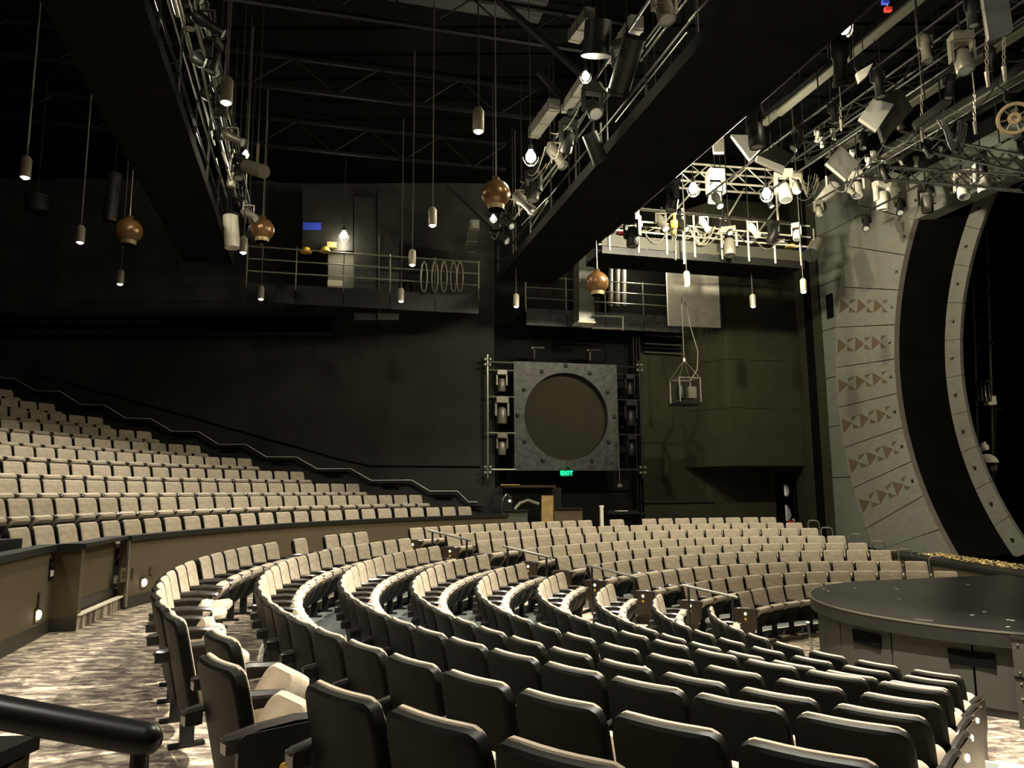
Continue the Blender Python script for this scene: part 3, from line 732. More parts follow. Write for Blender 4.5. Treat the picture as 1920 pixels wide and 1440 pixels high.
# protruding box
ZB = 2.42; L0, L1 = 13.05, 15.05
poly = [SW(12.15, -23.45), SW(L0, -21.85), SW(15.85, -21.85), SW(15.9, -23.45)]
bx = thing('projecting_box_room', SW(L0, -21.85, ZB), 'olive dark box room projecting from the wall under the bridge', 'wall box')
zz = [ZB, 4.3, 5.9, 7.15, 11.4]
for i in range(4):
    b = MB(); b.prism([p+Vector((0, 0, zz[i]+.006)) for p in poly], (0, 0, zz[i+1]-zz[i]-.012)); b.build('wall_panel', 'wall_olive', bx)
# wall between the box and the strip
b = MB(); b.prism([SW(15.86, -22.6, -.3), SW(15.30, -20.1, -.3), SW(15.30, -20.1, 11.5), SW(15.86, -22.6, 11.5)], AX*.1); struct(b.build('wall_right', 'wall_olive'))
# columns beside the speaker
for i, (s_, lab) in enumerate(((5.0, 'black steel column beside the pipe frame at the raised block end'), (10.25, 'black steel column between disc and olive wall'))):
    t_ = thing('steel_column', SW(s_, -22.9, 0), lab, 'column')
    b = MB(); c_ = SW(s_, -22.9, 0); M = Matrix((AX, TX, Vector((0, 0, 1)))).transposed()
    for off, dim in (((0, 0, 3.4), (.03, .22, 6.8)), ((.11, 0, 3.4), (.03, .24, 6.8)), ((-.11, 0, 3.4), (.03, .24, 6.8))):
        b.box(c_+M @ Vector(off), dim, M)
    b.build('shaft', 'rig_dark', t_); MB().box(c_+Vector((0, 0, .03)), (.4, .4, .06), M).build('base_plate', 'rig_dark', t_)
# disc panel
W0 = -22.5; s0, s1, z0, z1 = 5.97, 9.41, 2.29, 5.68; cs, cz, R_ = 7.68, 3.99, 1.38
dp = thing('disc_panel', SW(cs, W0, z0), 'square textured grey panel with a round olive disc and ring of studs', 'wall panel')
b = MB(); n = 64
def sq(k):
    t = 2*math.pi*k/n; x, y = math.cos(t), math.sin(t); m_ = max(abs(x), abs(y)); hs, hz = (s1-s0)/2, (z1-z0)/2
    return ((s0+s1)/2+x/m_*hs, (z0+z1)/2+y/m_*hz)
for d_ in (0, -.22):
    for k in range(n): b.v.append(SW(*(lambda q: (q[0], W0+d_, q[1]))(sq(k))))
    for k in range(n): t = 2*math.pi*k/n; b.v.append(SW(cs+R_*math.cos(t), W0+d_, cz+R_*math.sin(t)))
for k in range(n):
    k2 = (k+1) % n
    b.f += [(k, k2, n+k2, n+k), (2*n+k, 2*n+k2, 3*n+k2, 3*n+k), (k, k2, 2*n+k2, 2*n+k), (n+k, n+k2, 3*n+k2, 3*n+k)]
b.build('frame', 'slab_grey', dp)
b = MB(); b.prism([SW(cs+1.42*math.cos(2*math.pi*k/n), W0-.26, cz+1.42*math.sin(2*math.pi*k/n)) for k in range(n)], TX*-.05); b.build('disc', 'disc_olive', dp)
for k in range(12):
    t = math.radians(90+30*k); b = MB(); b.smooth = True; c_ = SW(cs+1.60*math.cos(t), W0+.015, cz+1.60*math.sin(t))
    b.lathe([(0, -.075), (.05, -.05), (.065, 0), (.05, .05), (0, .075)], 12, o=c_); b.build('stud', 'stud_dark', dp)
for sx in (s0, s1):
    for sz in (z0, z1):
        e0 = SW(sx, W0+.004, sz); e1 = SW(cs+(sx-cs)*.72, W0+.004, cz+(sz-cz)*.72); MB().beam(e0, e1, .012, .008).build('mitre_joint', 'rig_dark', dp)
# pipe frames with moving lights
def clamp_ball(b, p, r=.05):
    b.lathe([(0, -r), (r*.8, -r*.6), (r, 0), (r*.8, r*.6), (0, r)], 8, o=p)
def moving_light(p, label, group, m='rig_grey', hang=-1, k=1.0, yaw=0.0, tilt=0.0):
    """hanging moving-head light: base, yoke, head, lens; p is the clamp point, hanging down"""
    r = thing('moving_light', p, label, 'stage light', group, rot=(0, 0, yaw))
    b = MB(); b.box((0, 0, -.09*k), (.30*k, .24*k, .13*k)); b.box((0, 0, -.012*k), (.20*k, .06*k, .03*k)); child('base', b.mesh('base', m), r)
    b = MB()
    b.box((0, 0, -.160*k), (.35*k, .12*k, .02*k))
    for sx in (-1, 1): b.box((sx*.155*k, 0, -.31*k), (.045*k, .12*k, .33*k))
    child('yoke', b.mesh('yoke', m), r)
    h = bpy.data.objects.new('head', None); 
    b = MB(); b.smooth = True; b.lathe([(.0, .16*k), (.07*k, .155*k), (.11*k, .10*k), (.125*k, -.05*k), (.13*k, -.22*k), (.115*k, -.25*k), (.10*k, -.25*k)], 14, cap=False)
    hd_ = child('head', b.mesh('head', m), r, (0, 0, -.42*k), (tilt, 0, 0))
    b = MB(); b.lathe([(.0, -.235*k), (.112*k, -.235*k), (.112*k, -.225*k), (0, -.225*k)], 14); child('lens', b.mesh('lens', 'lens'), hd_)
    return r
for side, sp, sa, sb in (('beside the raised block', 5.13, 5.13, 5.97), ('beside the olive wall', 10.2, 9.41, 10.2)):
    t_ = thing('pipe_frame', SW(sp, W0, 2.2), f'ladder of grey pipes holding three lights {side}', 'pipe frame')
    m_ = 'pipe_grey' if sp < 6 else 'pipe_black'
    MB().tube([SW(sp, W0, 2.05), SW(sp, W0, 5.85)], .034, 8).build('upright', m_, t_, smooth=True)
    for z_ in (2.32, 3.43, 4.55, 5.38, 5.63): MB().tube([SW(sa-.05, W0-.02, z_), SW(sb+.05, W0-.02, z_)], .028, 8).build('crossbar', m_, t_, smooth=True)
    for z_ in (2.32, 5.63):
        b = MB(); b.smooth = True
        for dx, dz in ((-.09, .07), (.07, .07), (-.09, -.1), (.06, -.1)): clamp_ball(b, SW(sp+dx, W0+.05, z_+dz), .055)
        b.build('clamp', 'pipe_grey', t_)
    for z_, pos in ((5.38, 'top'), (4.55, 'middle'), (3.43, 'bottom')):
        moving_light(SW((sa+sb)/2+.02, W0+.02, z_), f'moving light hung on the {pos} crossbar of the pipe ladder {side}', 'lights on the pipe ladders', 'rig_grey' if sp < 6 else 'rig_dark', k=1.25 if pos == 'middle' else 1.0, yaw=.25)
for px, py, lab in ((1002, 652, 'small spotlight pointing sideways above the disc panel, nearer the raised block'), (1106, 656, 'small spotlight pointing sideways above the disc panel, nearer the olive wall')):
    p = atW(px, py, W0); t_ = thing('small_spotlight', p, lab, 'stage light', 'spotlights over the disc panel')
    b = MB(); b.smooth = True; b.tube([p-AX*.05, p+AX*.32], .05, 10, r2=.065); b.build('barrel', 'rig_dark', t_)
    b = MB(); b.smooth = True; b.lathe([(0, -.06), (.05, -.03), (.06, 0), (.05, .03), (0, .06)], 10, o=p-AX*.08); b.build('lens_end', 'chrome', t_); MB().beam(p, p+Vector((0, 0, -.35)), .04, .04).build('stand', 'rig_dark', t_)
# exit sign under the disc
p = SW(7.62, W0+.03, 2.21); M = Matrix((AX, TX, Vector((0, 0, 1)))).transposed()
ex = thing('exit_sign', p, 'glowing green exit sign under the square disc panel', 'sign')
MB().box(p, (.42, .06, .19), M).build('case', 'exit_box', ex)
cu = bpy.data.curves.new('lettering', 'FONT'); cu.body = 'EXIT'; cu.size = .20; cu.extrude = .004; cu.align_x = 'CENTER'; cu.align_y = 'CENTER'; cu.offset = .006
cu.materials.append(MATS['glow_exit']); o_ = bpy.data.objects.new('lettering_source', cu); COL.objects.link(o_); bpy.context.view_layer.update()
me = bpy.data.meshes.new_from_object(o_.evaluated_get(bpy.context.evaluated_depsgraph_get())); bpy.data.objects.remove(o_); bpy.data.curves.remove(cu)
me.name = 'lettering'; me.materials.clear(); me.materials.append(MATS['glow_exit']); o = bpy.data.objects.new('lettering', me); COL.objects.link(o); o.parent = ex
o.matrix_local = Matrix.Translation(TX*.033) @ Matrix((AX, Vector((0, 0, 1)), TX)).transposed().to_4x4() @ Matrix.Diagonal((1, .82, 1, 1))
lamp('POINT', p+TX*.25+Vector((0, 0, -.05)), 3.0, (.05, 1, .3), .08)
# microphone/pendant on the thin drop by the panel
p = atW(1162, 908, W0+.2); t_ = thing('drop_microphone', p, 'small box hanging on a thin rod beside the disc panel', 'microphone')
MB().tube([p, p+Vector((0, 0, 1.5))], .01, 6).build('rod', 'pipe_grey', t_); MB().box(p+Vector((0, 0, -.04)), (.14, .1, .09)).build('body', 'rig_grey', t_)
# gooseneck lamp + white box on the wall stub
b = MB(); b.prism([SW(4.12, -23.14, -.2), SW(5.0, -23.14, -.2), SW(5.0, -23.14, 6.3), SW(4.12, -23.14, 6.3)], TX*-.2); wst = struct(b.build('wall_pier', 'wall_charcoal'))
p = atW(883, 872, -23.10); t_ = thing('wall_thermostat', p, 'white control box on the dark pier beside the pipe frame', 'switch'); MB().box(p, (.16, .06, .2), M).build('case', 'white_plain', t_); MB().box(p+TX*.035+Vector((0, 0, -.02)), (.05, .01, .05), M).build('button', 'pipe_grey', t_)
p = atW(876, 810, -23.05); t_ = thing('gooseneck_lamp', p, 'small gooseneck lamp on the dark pier throwing leaf shaped shadows', 'lamp')
b = MB(); b.smooth = True; b.lathe([(.0, .14), (.035, .12), (.04, 0), (.07, -.06), (.06, -.07)], 10, o=p+TX*.08); b.build('head', 'pipe_grey', t_)
MB().tube([p+TX*.08+Vector((0, 0, .05)), p+TX*.1+AX*.2+Vector((0, 0, .03)), p+TX*.08+AX*.38+Vector((0, 0, .2)), p+TX*.05+AX*.42+Vector((0, 0, .5))], .012, 6).build('cable', 'cable', t_)
# things standing at the end of the cross aisle below the disc
def on_w(px, py, w=-22.0): return atW(px, py, w)
t_ = thing('black_cabinet', on_w(988, 975), 'open black cabinet with a gold top edge beyond the back seats', 'cabinet')
a_, c_ = on_w(939, 912), on_w(1037, 912); a2, c2 = on_w(939, 985), on_w(1037, 985)
MB().beam(a_, c_, .6, .07).build('top', 'end_wood', t_); MB().beam(on_w(942, 914), on_w(942, 985), .05, .6, up=AX).build('side_panel', 'black_plastic', t_)
MB().beam(on_w(1034, 914), on_w(1034, 985), .05, .6, up=AX).build('side_panel', 'black_plastic', t_)
MB().beam(on_w(939, 909, -21.68), on_w(975, 909, -21.68), .02, .03).build('edge_strip', 'amber', t_)
MB().beam(on_w(941, 914, -21.66), on_w(941, 955, -21.66), .02, .02).build('corner_strip', 'chrome', t_)
MB().tube([on_w(965, 955), on_w(975, 943), on_w(990, 938), on_w(1010, 945)], .05, 8).build('hose', 'cable', t_, smooth=True)
t_ = thing('metal_fitting', on_w(948, 952, -21.5), 'shiny metal fitting standing at the open side of the black cabinet', 'fitting')
MB().tube([on_w(940, 955, -21.5), on_w(943, 935, -21.5), on_w(950, 926, -21.5), on_w(958, 932, -21.5)], .02, 6).build('tube', 'chrome', t_, smooth=True)
b = MB(); b.smooth = True; b.lathe([(0, -.06), (.13, -.05), (.09, .02), (.0, .05)], 10, o=on_w(956, 938, -21.5)); b.build('bell', 'chrome', t_)
t_ = thing('amber_door_edge', on_w(1026, 975, -21.9), 'amber lit upright panel beside the black cabinet', 'panel')
MB().beam(on_w(1026, 929, -21.9), on_w(1026, 985, -21.9), .36, .08, up=TX).build('panel', 'amber', t_); MB().beam(on_w(1037.5, 929, -21.9), on_w(1037.5, 985, -21.9), .03, .1, up=TX).build('edge', 'end_wood', t_)
for (x0_, x1_, yt, m_, lab) in ((942, 989, 957, 'grey_low', 'low grey partition at the end of the tan wall'), (1040, 1092, 953, 'inlay_brown', 'low brown partition between the amber panel and the black desk')):
    t_ = thing('low_partition', on_w((x0_+x1_)/2, 985, -21.3), lab, 'partition')
    q0, q1 = on_w(x0_, yt, -21.3), on_w(x1_, yt, -21.3); zt = (q0.z+q1.z)/2
    b = MB(); b.prism([Vector((q0.x, q0.y, 0)), Vector((q1.x, q1.y, 0)), Vector((q1.x, q1.y, zt)), Vector((q0.x, q0.y, zt))], TX*-.1); b.build('panel', m_, t_)
    MB().beam(Vector((q0.x, q0.y, zt)), Vector((q1.x, q1.y, zt)), .14, .03).build('top_rail', 'cap_black', t_)
p = on_w(1128, 967, -21.6); t_ = thing('green_tinged_post', p, 'short white post with a green tinge beside the black desk', 'post'); MB().box(p+Vector((0, 0, -.1)), (.09, .09, .75), M).build('post', 'white_board', t_); MB().box(p+Vector((0, 0, .28)), (.13, .1, .05), M).build('cap', 'white_plain', t_)
t_ = thing('black_desk', on_w(1165, 985, -21.9), 'black desk with a bright paper on top beyond the far seats', 'desk')
MB().beam(on_w(1132, 962, -21.9), on_w(1200, 962, -21.9), .7, .05).build('top', 'black_plastic', t_); MB().beam(on_w(1140, 975, -22.0), on_w(1195, 975, -22.0), .05, .6).build('front_panel', 'black_plastic', t_)
for px in (1135, 1198): MB().beam(on_w(px, 962, -21.9), on_w(px, 990, -21.9), .05, .05).build('leg', 'black_plastic', t_)
p = on_w(1165, 958, -21.7); o = MB().box(p, (.34, .24, .015), M).build('paper_sheet', 'white_plain'); tag(o, 'bright sheet of paper lying on the black desk', 'paper')
# doorway props under the box room
for i, (pts_, lab) in enumerate((([(1473, 907), (1478, 914), (1480, 921), (1477, 931), (1474.5, 929)], 'upper white crescent prop in the dark doorway under the box room'), ([(1475.5, 947), (1481, 956), (1484, 965), (1482, 973), (1477, 977)], 'lower white crescent prop with a red foot in the dark doorway'))):
    q = [atW(x, y, -24.4) for x, y in pts_]; t_ = thing('crescent_prop', q[-1], lab, 'prop', 'white crescents in the doorway')
    b = MB(); b.prism(q, TX*-.12); b.build('crescent', 'white_plain', t_)
    if i == 0: MB().box(atW(1480.5, 919, -24.5), (.06, .06, .28), M).build('stripe', 'red', t_)
    else:
        MB().box(atW(1482, 978, -24.4), (.18, .12, .10), M).build('foot', 'red', t_); MB().box(atW(1490, 975, -24.4), (.16, .12, .10), M).build('heel', 'white_plain', t_)
lamp('SPOT', SW(15.2, -23.9, 2.3), 60, (1, .95, .85), .05, aim=SW(16.6, -24.4, .8), cone=60)
d0 = atW(1424, 956, -24.2); ds = d0.dot(AX)
b = MB(); b.prism([SW(ds-.75, -24.25, 0), SW(ds+.15, -24.25, 0), SW(ds+.15, -24.25, 2.1), SW(ds-.75, -24.25, 2.1)], TX*-.05); dr_ = struct(b.build('door_1', 'wall_black'))
MB().box(d0+TX*.03, (.12, .05, .03), M).build('lever', 'chrome', dr_, origin=(0, 0, 0)); MB().box(d0+AX*.05, (.05, .02, .14), M).build('lever_plate', 'chrome', dr_, origin=(0, 0, 0))
d1 = atW(1494, 916, -24.2); s1_ = d1.dot(AX)
jb = struct(MB().box(SW(s1_, -24.3, 1.1), (.10, .12, 2.2), M).build('trim_1', 'wall_black')); MB().box(d1+TX*.0, (.06, .05, .05), M).build('hook', 'chrome', jb, origin=(0, 0, 0))
p = atW(1193, 965, -23.3); 
p = atW(1267, 962, -23.35); o = MB().box(p, (.04, .02, .09), M).build('indicator_light', 'blue'); tag(o, 'tiny blue indicator on the lower olive wall', 'indicator')

# ------------------------------------------------------------------ handrails of the step aisle, hand loops, foreground rail
HR = [((805, 995), (880, 1013)), ((945, 1025), (1030, 1045)), ((1102, 1060), (1195, 1083)), ((1282, 1098), (1380, 1120))]
for i, (q0, q1) in enumerate(HR):
    th = math.radians(151.5); e = Vector((-math.sin(th), math.cos(th), 0))
    def onr(px, py): r = ray(px, py); return O3+r*((CX*e.x+CY*e.y)/r.dot(e))
    a_, c_ = onr(*q0), onr(*q1); dr = (c_-a_).normalized()
    def zfl(p):
        R = math.hypot(p.x-CX, p.y-CY); z = ZF[8]
        for k in range(8, -1, -1):
            if R > RR[k]-.839: z = ZF[k]
        return z if R > RR[8]-.839 else ZLOW
    t_ = thing('aisle_handrail', Vector((c_.x, c_.y, zfl(c_))), f'sloping metal handrail in the stepped aisle, {ORD[i+1]} down from the carpeted cross aisle', 'handrail', 'handrails of the stepped aisle')
    MB().tube([a_-dr*.03, c_+dr*.03], .022, 8).build('rail', 'pipe_grey', t_, smooth=True)
    for p in (a_+dr*.08, c_-dr*.06): MB().tube([p, Vector((p.x, p.y, zfl(p)))], .022, 8).build('post', 'pipe_black', t_, smooth=True)
LP = [(1525, 976), (1550, 989), (1604, 1001), (1646, 1015), (1697, 1030), (1755, 1044), (1800, 1062)]
for i, (px, py) in enumerate(LP):
    p = atS(px, py, 14.1); w = .30
    zb = min(p.z-.25, ZF[min(8, max(0, i+1))]) if i else p.z-.72
    t_ = thing('hand_loop', Vector((p.x, p.y, zb)), f'bent metal hand loop, {ORD[i+1]} counted from the dark doorway, by the apron wall', 'handrail', 'hand loops along the portal side steps')
    e = AX.lerp(TX, .35).normalized()
    pts = [p-e*w/2+Vector((0, 0, zb-p.z)), p-e*w/2+Vector((0, 0, -.07)), p-e*(w/2-.03)+Vector((0, 0, -.01)), p-e*(w/2-.07), p+e*(w/2-.09), p+e*(w/2-.03)+Vector((0, 0, -.025)), p+e*w/2+Vector((0, 0, -.10)), p+e*w/2+Vector((0, 0, zb-p.z))]
    MB().tube(pts, .022, 8).build('loop', 'pipe_grey', t_, smooth=True)
    b = MB()
    for q in (pts[0], pts[-1]): b.lathe([(.05, 0), (.05, .012), (.0, .014)], 10, o=q)
    b.build('foot_flange', 'pipe_black', t_)
q = atZ(1528, 1262, ZLOW); tp = atY(1515, 1168, q.y); t_ = thing('rail_post', q, 'slim pale post with a black top standing in front of the round stage', 'post')
MB().tube([q, q.lerp(tp, .72)], .024, 8).build('shaft', 'pipe_grey', t_, smooth=True); MB().tube([q.lerp(tp, .72), tp], .026, 8).build('sleeve', 'pipe_black', t_, smooth=True); MB().tube([tp, tp+Vector((0, 0, .02))], .026, 8).build('cap', 'white_plain', t_)
# foreground rail and low wall end
a_, c_ = atY(-40, 1328, 1.12), atY(274, 1386, 1.14)
t_ = thing('foreground_handrail', Vector((c_.x, c_.y, 0)), 'thick black handrail with rounded end crossing the carpet close up', 'handrail')
b = MB(); b.smooth = True; dr = (c_-a_).normalized()
b.tube([a_-dr*.6, c_], .0225, 20, caps=False); b.lathe([(.0225*math.cos(q), .0225*math.sin(q)) for q in [i*math.pi/16 for i in range(8)]]+[(0, .0225)], 20, o=c_, M=dr.to_track_quat('Z', 'Y').to_matrix(), cap=False); b.build('rail', 'pipe_black', t_)
b = MB(); b.smooth = True; q = atY(263, 1400, 1.14); b.tube([q, Vector((q.x, q.y, 0))], .0125, 12); b.build('post', 'pipe_black', t_)
b = MB(); b.smooth = True; b.lathe([(.03, 0), (.03, .01), (.013, .014)], 14, o=(q.x, q.y, 0)); b.build('flange', 'pipe_black', t_)
e0 = atZ(58, 1383, .99); 
pl = [e0, e0+Vector((-.22, -.02, 0)), e0+Vector((-1.1, -.42, 0)), e0+Vector((-1.05, -.56, 0)), e0+Vector((-.02, -.12, 0))]
b = MB(); b.prism([Vector((q.x, q.y, 0)) for q in pl], (0, 0, .96)); w_ = struct(b.build('wall_near', 'wall_tan'))
b = MB(); b.prism([Vector((q.x, q.y, .955)) for q in (e0+Vector((.012, .02, 0)), pl[1]+Vector((-.02, .03, 0)), pl[2]+Vector((-.02, .03, 0)), pl[3]+Vector((0, -.03, 0)), pl[4]+Vector((.012, -.03, 0)))], (0, 0, .035)); b.build('cap_rail', 'cap_black', w_, origin=(0, 0, 0))
MB().beam(Vector((e0.x+.004, e0.y-.06, 0)), Vector((e0.x+.004, e0.y-.06, .95)), .014, .12, up=TX).build('corner_strip', 'end_wood', w_, origin=(0, 0, 0))

# ------------------------------------------------------------------ ceiling
b = MB(); b.box((-2, 14, 11.65), (56, 44, .3)); cl = struct(b.build('ceiling', 'ceiling_black'))
for y_ in range(2, 30, 1):
    MB().box((-3, y_*1.0, 11.47), (44, .10, .06)).build('ceiling_rib', 'ceiling_black', cl, origin=(0, 0, 0))
b = MB(); b.prism([SW(1.2, -4, 11.33), SW(4.3, -4, 11.33), SW(4.3, -14, 11.33), SW(1.2, -14, 11.33)], (0, 0, .06)); struct(b.build('ceiling_sheet', 'ceiling_sheet'))
b = MB(); b.box((-3, -4.4, 4.5), (60, .2, 14)); struct(b.build('wall_rear', 'wall_black'))
b = MB(); b.box((-26, 10, 5), (.2, 34, 14)); struct(b.build('wall_west', 'wall_black'))
b = MB(); b.prism([SW(-4, 3.5, -1.3), SW(26, 3.5, -1.3), SW(26, 3.5, 12), SW(-4, 3.5, 12)], TX*.2); struct(b.build('wall_near_side', 'wall_black'))
def truss(name, p, q, h, w, m, label, cat='truss', r=.022, bays=None, group=None):
    p, q = Vector(p), Vector(q); d = (q-p); L = d.length; d.normalize(); x = d.cross(Vector((0, 0, 1))).normalized(); up = Vector((0, 0, 1))
    t_ = thing(name, p, label, cat, group)
    cs_ = [x*sx*w/2+up*sz*h/2 for sx in (-1, 1) for sz in (-1, 1)]
    for c_ in cs_: MB().tube([p+c_, q+c_], r, 6).build('chord', m, t_, smooth=True)
    n = bays or max(2, int(L/(h*1.1))); b = MB()
    for i in range(n):
        u, v = p+d*(L*i/n), p+d*(L*(i+1)/n)
        for sx in (-1, 1):
            k = 1 if i % 2 else -1
            b.tube([u+x*sx*w/2+up*k*h/2, v+x*sx*w/2-up*k*h/2], r*.6, 5)
        for sz in (-1, 1): b.tube([u+x*w/2+up*sz*h/2, v-x*w/2+up*sz*h/2], r*.55, 5)
    o = b.build('lacing', m, t_); o['kind'] = 'stuff'
    return t_
def joist(p, q, h, label):
    p, q = Vector(p), Vector(q); d = (q-p); L = d.length; d.normalize()
    t_ = thing('roof_joist', p, label, 'joist', 'roof joists under the black ceiling')
    for dz in (0, -h): MB().beam(p+Vector((0, 0, dz)), q+Vector((0, 0, dz)), .09, .07).build('chord', 'joist', t_)
    n = int(L/.9); b = MB()
    for i in range(n):
        u, v = p+d*(L*i/n), p+d*(L*(i+1)/n); k = i % 2
        b.tube([u+Vector((0, 0, -h*k)), v+Vector((0, 0, -h*(1-k)))], .02, 5)
    o = b.build('lacing', 'joist', t_); o['kind'] = 'stuff'
for i, w in enumerate((-4.5, -7.5, -10.5, -13.5, -16.5, -19.5)):
    joist(SW(-12, w, 11.3), SW(6.5 if w > -16 else 5, w, 11.3), .75, f'open web roof joist under the black ceiling, {ORD[i+1]} counted from the camera side')

# ------------------------------------------------------------------ catwalks
ZCW = 7.6
def catwalk(s0, s1, w0, w1, z, label, rail_side=(1, 1), npan=12, m='rig_dark'):
    t_ = thing('catwalk', SW((s0+s1)/2, w0, z), label, 'catwalk')
    for i in range(npan):
        u, v = w0+(w1-w0)*i/npan, w0+(w1-w0)*(i+1)/npan; g = .003
        b = MB(); b.prism([SW(s0, u-g, z), SW(s1, u-g, z), SW(s1, v+g, z), SW(s0, v+g, z)], (0, 0, .05)); b.build('floor_panel', 'wall_black', t_)
    for s_, on in ((s0, rail_side[0]), (s1, rail_side[1])):
        MB().beam(SW(s_, w0, z+.10), SW(s_, w1, z+.10), .06, .22).build('edge_beam', 'wall_black', t_)
        if on:
            for zz in (.55, 1.05): MB().tube([SW(s_, w0, z+zz), SW(s_, w1, z+zz)], .022, 6).build('guard_rail', m, t_, smooth=True)
            n = int(abs(w1-w0)/1.6)
            for i in range(n+1):
                w = w0+(w1-w0)*i/n; MB().tube([SW(s_, w, z), SW(s_, w, z+1.08 if i % 2 else 11.4)], .022, 6).build('post', m, t_, smooth=True)
    return t_
catwalk(-3.35, -2.2, -2.0, -20.5, ZCW, 'long dark catwalk hanging over the raised block side of the house')
catwalk(4.95, 6.55, -2.0, -20.3, ZCW, 'wide dark catwalk running diagonally overhead toward the disc panel')
# bridge in front of the box room
def bridge():
    s0, s1, w0, w1 = 6.9, 12.75, -17.25, -18.4
    t_ = thing('lighting_bridge', SW(s0, w0, ZCW), 'lit lighting bridge with pipe rails spanning in front of the box room', 'catwalk')
    for i in range(7):
        u, v = s0+(s1-s0)*i/7, s0+(s1-s0)*(i+1)/7
        b = MB(); b.prism([SW(u+.01, w0, ZCW), SW(v-.01, w0, ZCW), SW(v-.01, w1, ZCW), SW(u+.01, w1, ZCW)], (0, 0, .05)); b.build('floor_panel', 'wall_black', t_)
    for w in (w0, w1):
        MB().beam(SW(s0, w, ZCW+.06), SW(s1, w, ZCW+.06), .05, .18, ).build('edge_beam', 'rig_dark', t_)
        MB().beam(SW(s0, w, ZCW+.32), SW(s1, w, ZCW+.32), .02, .30).build('toe_board', 'toe_dark', t_)
        for zz, m in ((.62, 'pipe_lit'), (.90, 'pipe_lit'), (1.22, 'pipe_lit')): MB().tube([SW(s0, w, ZCW+zz), SW(s1+.3, w-.05, ZCW+zz)], .024, 8).build('guard_rail', m, t_, smooth=True)
        for i in range(8):
            s_ = s0+.2+(s1-s0-.3)*i/7; MB().tube([SW(s_, w+(.03 if w == w0 else -.03), ZCW+.05), SW(s_, w+(.03 if w == w0 else -.03), ZCW+1.25)], .026, 8).build('post', 'pipe_lit', t_, smooth=True)
    MB().tube([SW(9.1, w0+.15, ZCW-.2), SW(9.1, w0+.15, ZCW+1.3)], .03, 8).build('drop_pipe', 'pipe_lit', t_, smooth=True)
    MB().tube([SW(s0+.3, w0-.6, ZCW+1.2), SW(s0+.3, w0-.6, 11.4)], .03, 6).build('hanger', 'pipe_lit', t_)
    MB().tube([SW(s1-.3, w0-.6, ZCW+1.2), SW(s1-.3, w0-.6, 11.4)], .03, 6).build('hanger', 'pipe_lit', t_)
bridge()
truss('bridge_truss', SW(7.3, -17.9, 10.1), SW(13.2, -17.9, 10.3), .5, .5, 'pipe_lit', 'bright triangular truss above the lighting bridge with criss-cross lacing', r=.03)
for i in range(4):
    s_ = 7.6+1.5*i; t_ = thing('diagonal_brace', SW(s_, -18.6, 8.2), f'long diagonal brace behind the work bulbs, {ORD[i+1]} from the wide catwalk', 'brace', 'braces behind the work bulbs')
    MB().tube([SW(s_, -18.6, 8.3+.5*(i % 2)), SW(s_+1.7, -19.2, 10.6)], .028, 6).build('pipe', 'pipe_lit', t_); MB().box(SW(s_, -18.6, 8.25+.5*(i % 2)), (.14, .14, .10)).build('foot', 'rig_grey', t_)
# far gallery along the handrail wall
def gallery(s0, s1, w0, w1, z, label, m='rig_dark', lit=False):  # lit swaps in paler materials, so the light is in the colour
    t_ = thing('wall_gallery', SW(s0, w0, z), label, 'gallery')
    n = max(2, int((s1-s0)/1.2))
    for i in range(n):
        u, v = s0+(s1-s0)*i/n, s0+(s1-s0)*(i+1)/n
        b = MB(); b.prism([SW(u+.008, w0, z), SW(v-.008, w0, z), SW(v-.008, w1, z), SW(u+.008, w1, z)], (0, 0, .06)); b.build('floor_panel', 'wall_black', t_)
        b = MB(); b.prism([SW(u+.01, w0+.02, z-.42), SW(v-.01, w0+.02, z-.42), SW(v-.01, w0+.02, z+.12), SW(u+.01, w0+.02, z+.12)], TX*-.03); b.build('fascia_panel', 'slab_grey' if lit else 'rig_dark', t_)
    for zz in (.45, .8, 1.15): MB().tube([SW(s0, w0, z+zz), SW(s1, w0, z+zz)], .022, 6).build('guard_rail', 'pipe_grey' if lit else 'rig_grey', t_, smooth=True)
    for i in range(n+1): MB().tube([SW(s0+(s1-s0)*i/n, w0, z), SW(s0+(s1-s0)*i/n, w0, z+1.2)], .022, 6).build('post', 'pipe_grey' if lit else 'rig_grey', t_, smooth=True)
gallery(-1.9, 4.6, -21.3, -22.6, 7.25, 'railed gallery on the dark wall between both long catwalks')
gallery(6.3, 11.6, -22.2, -23.4, 7.2, 'lit railed gallery behind the lighting bridge', lit=True)
t_ = thing('wall_beam', SW(-10, -19.6, 6.6), 'dark stacked beam running along the wall above the raised block', 'beam')
for z_, m in ((7.05, 'rig_dark'), (6.75, 'joist'), (6.45, 'rig_dark')):
    MB().beam(Vector((-25, WY(-25)-.25, z_)), Vector((-5.5, WY(-5.5)-.25, z_)), .30, .10).build('rail', m, t_)
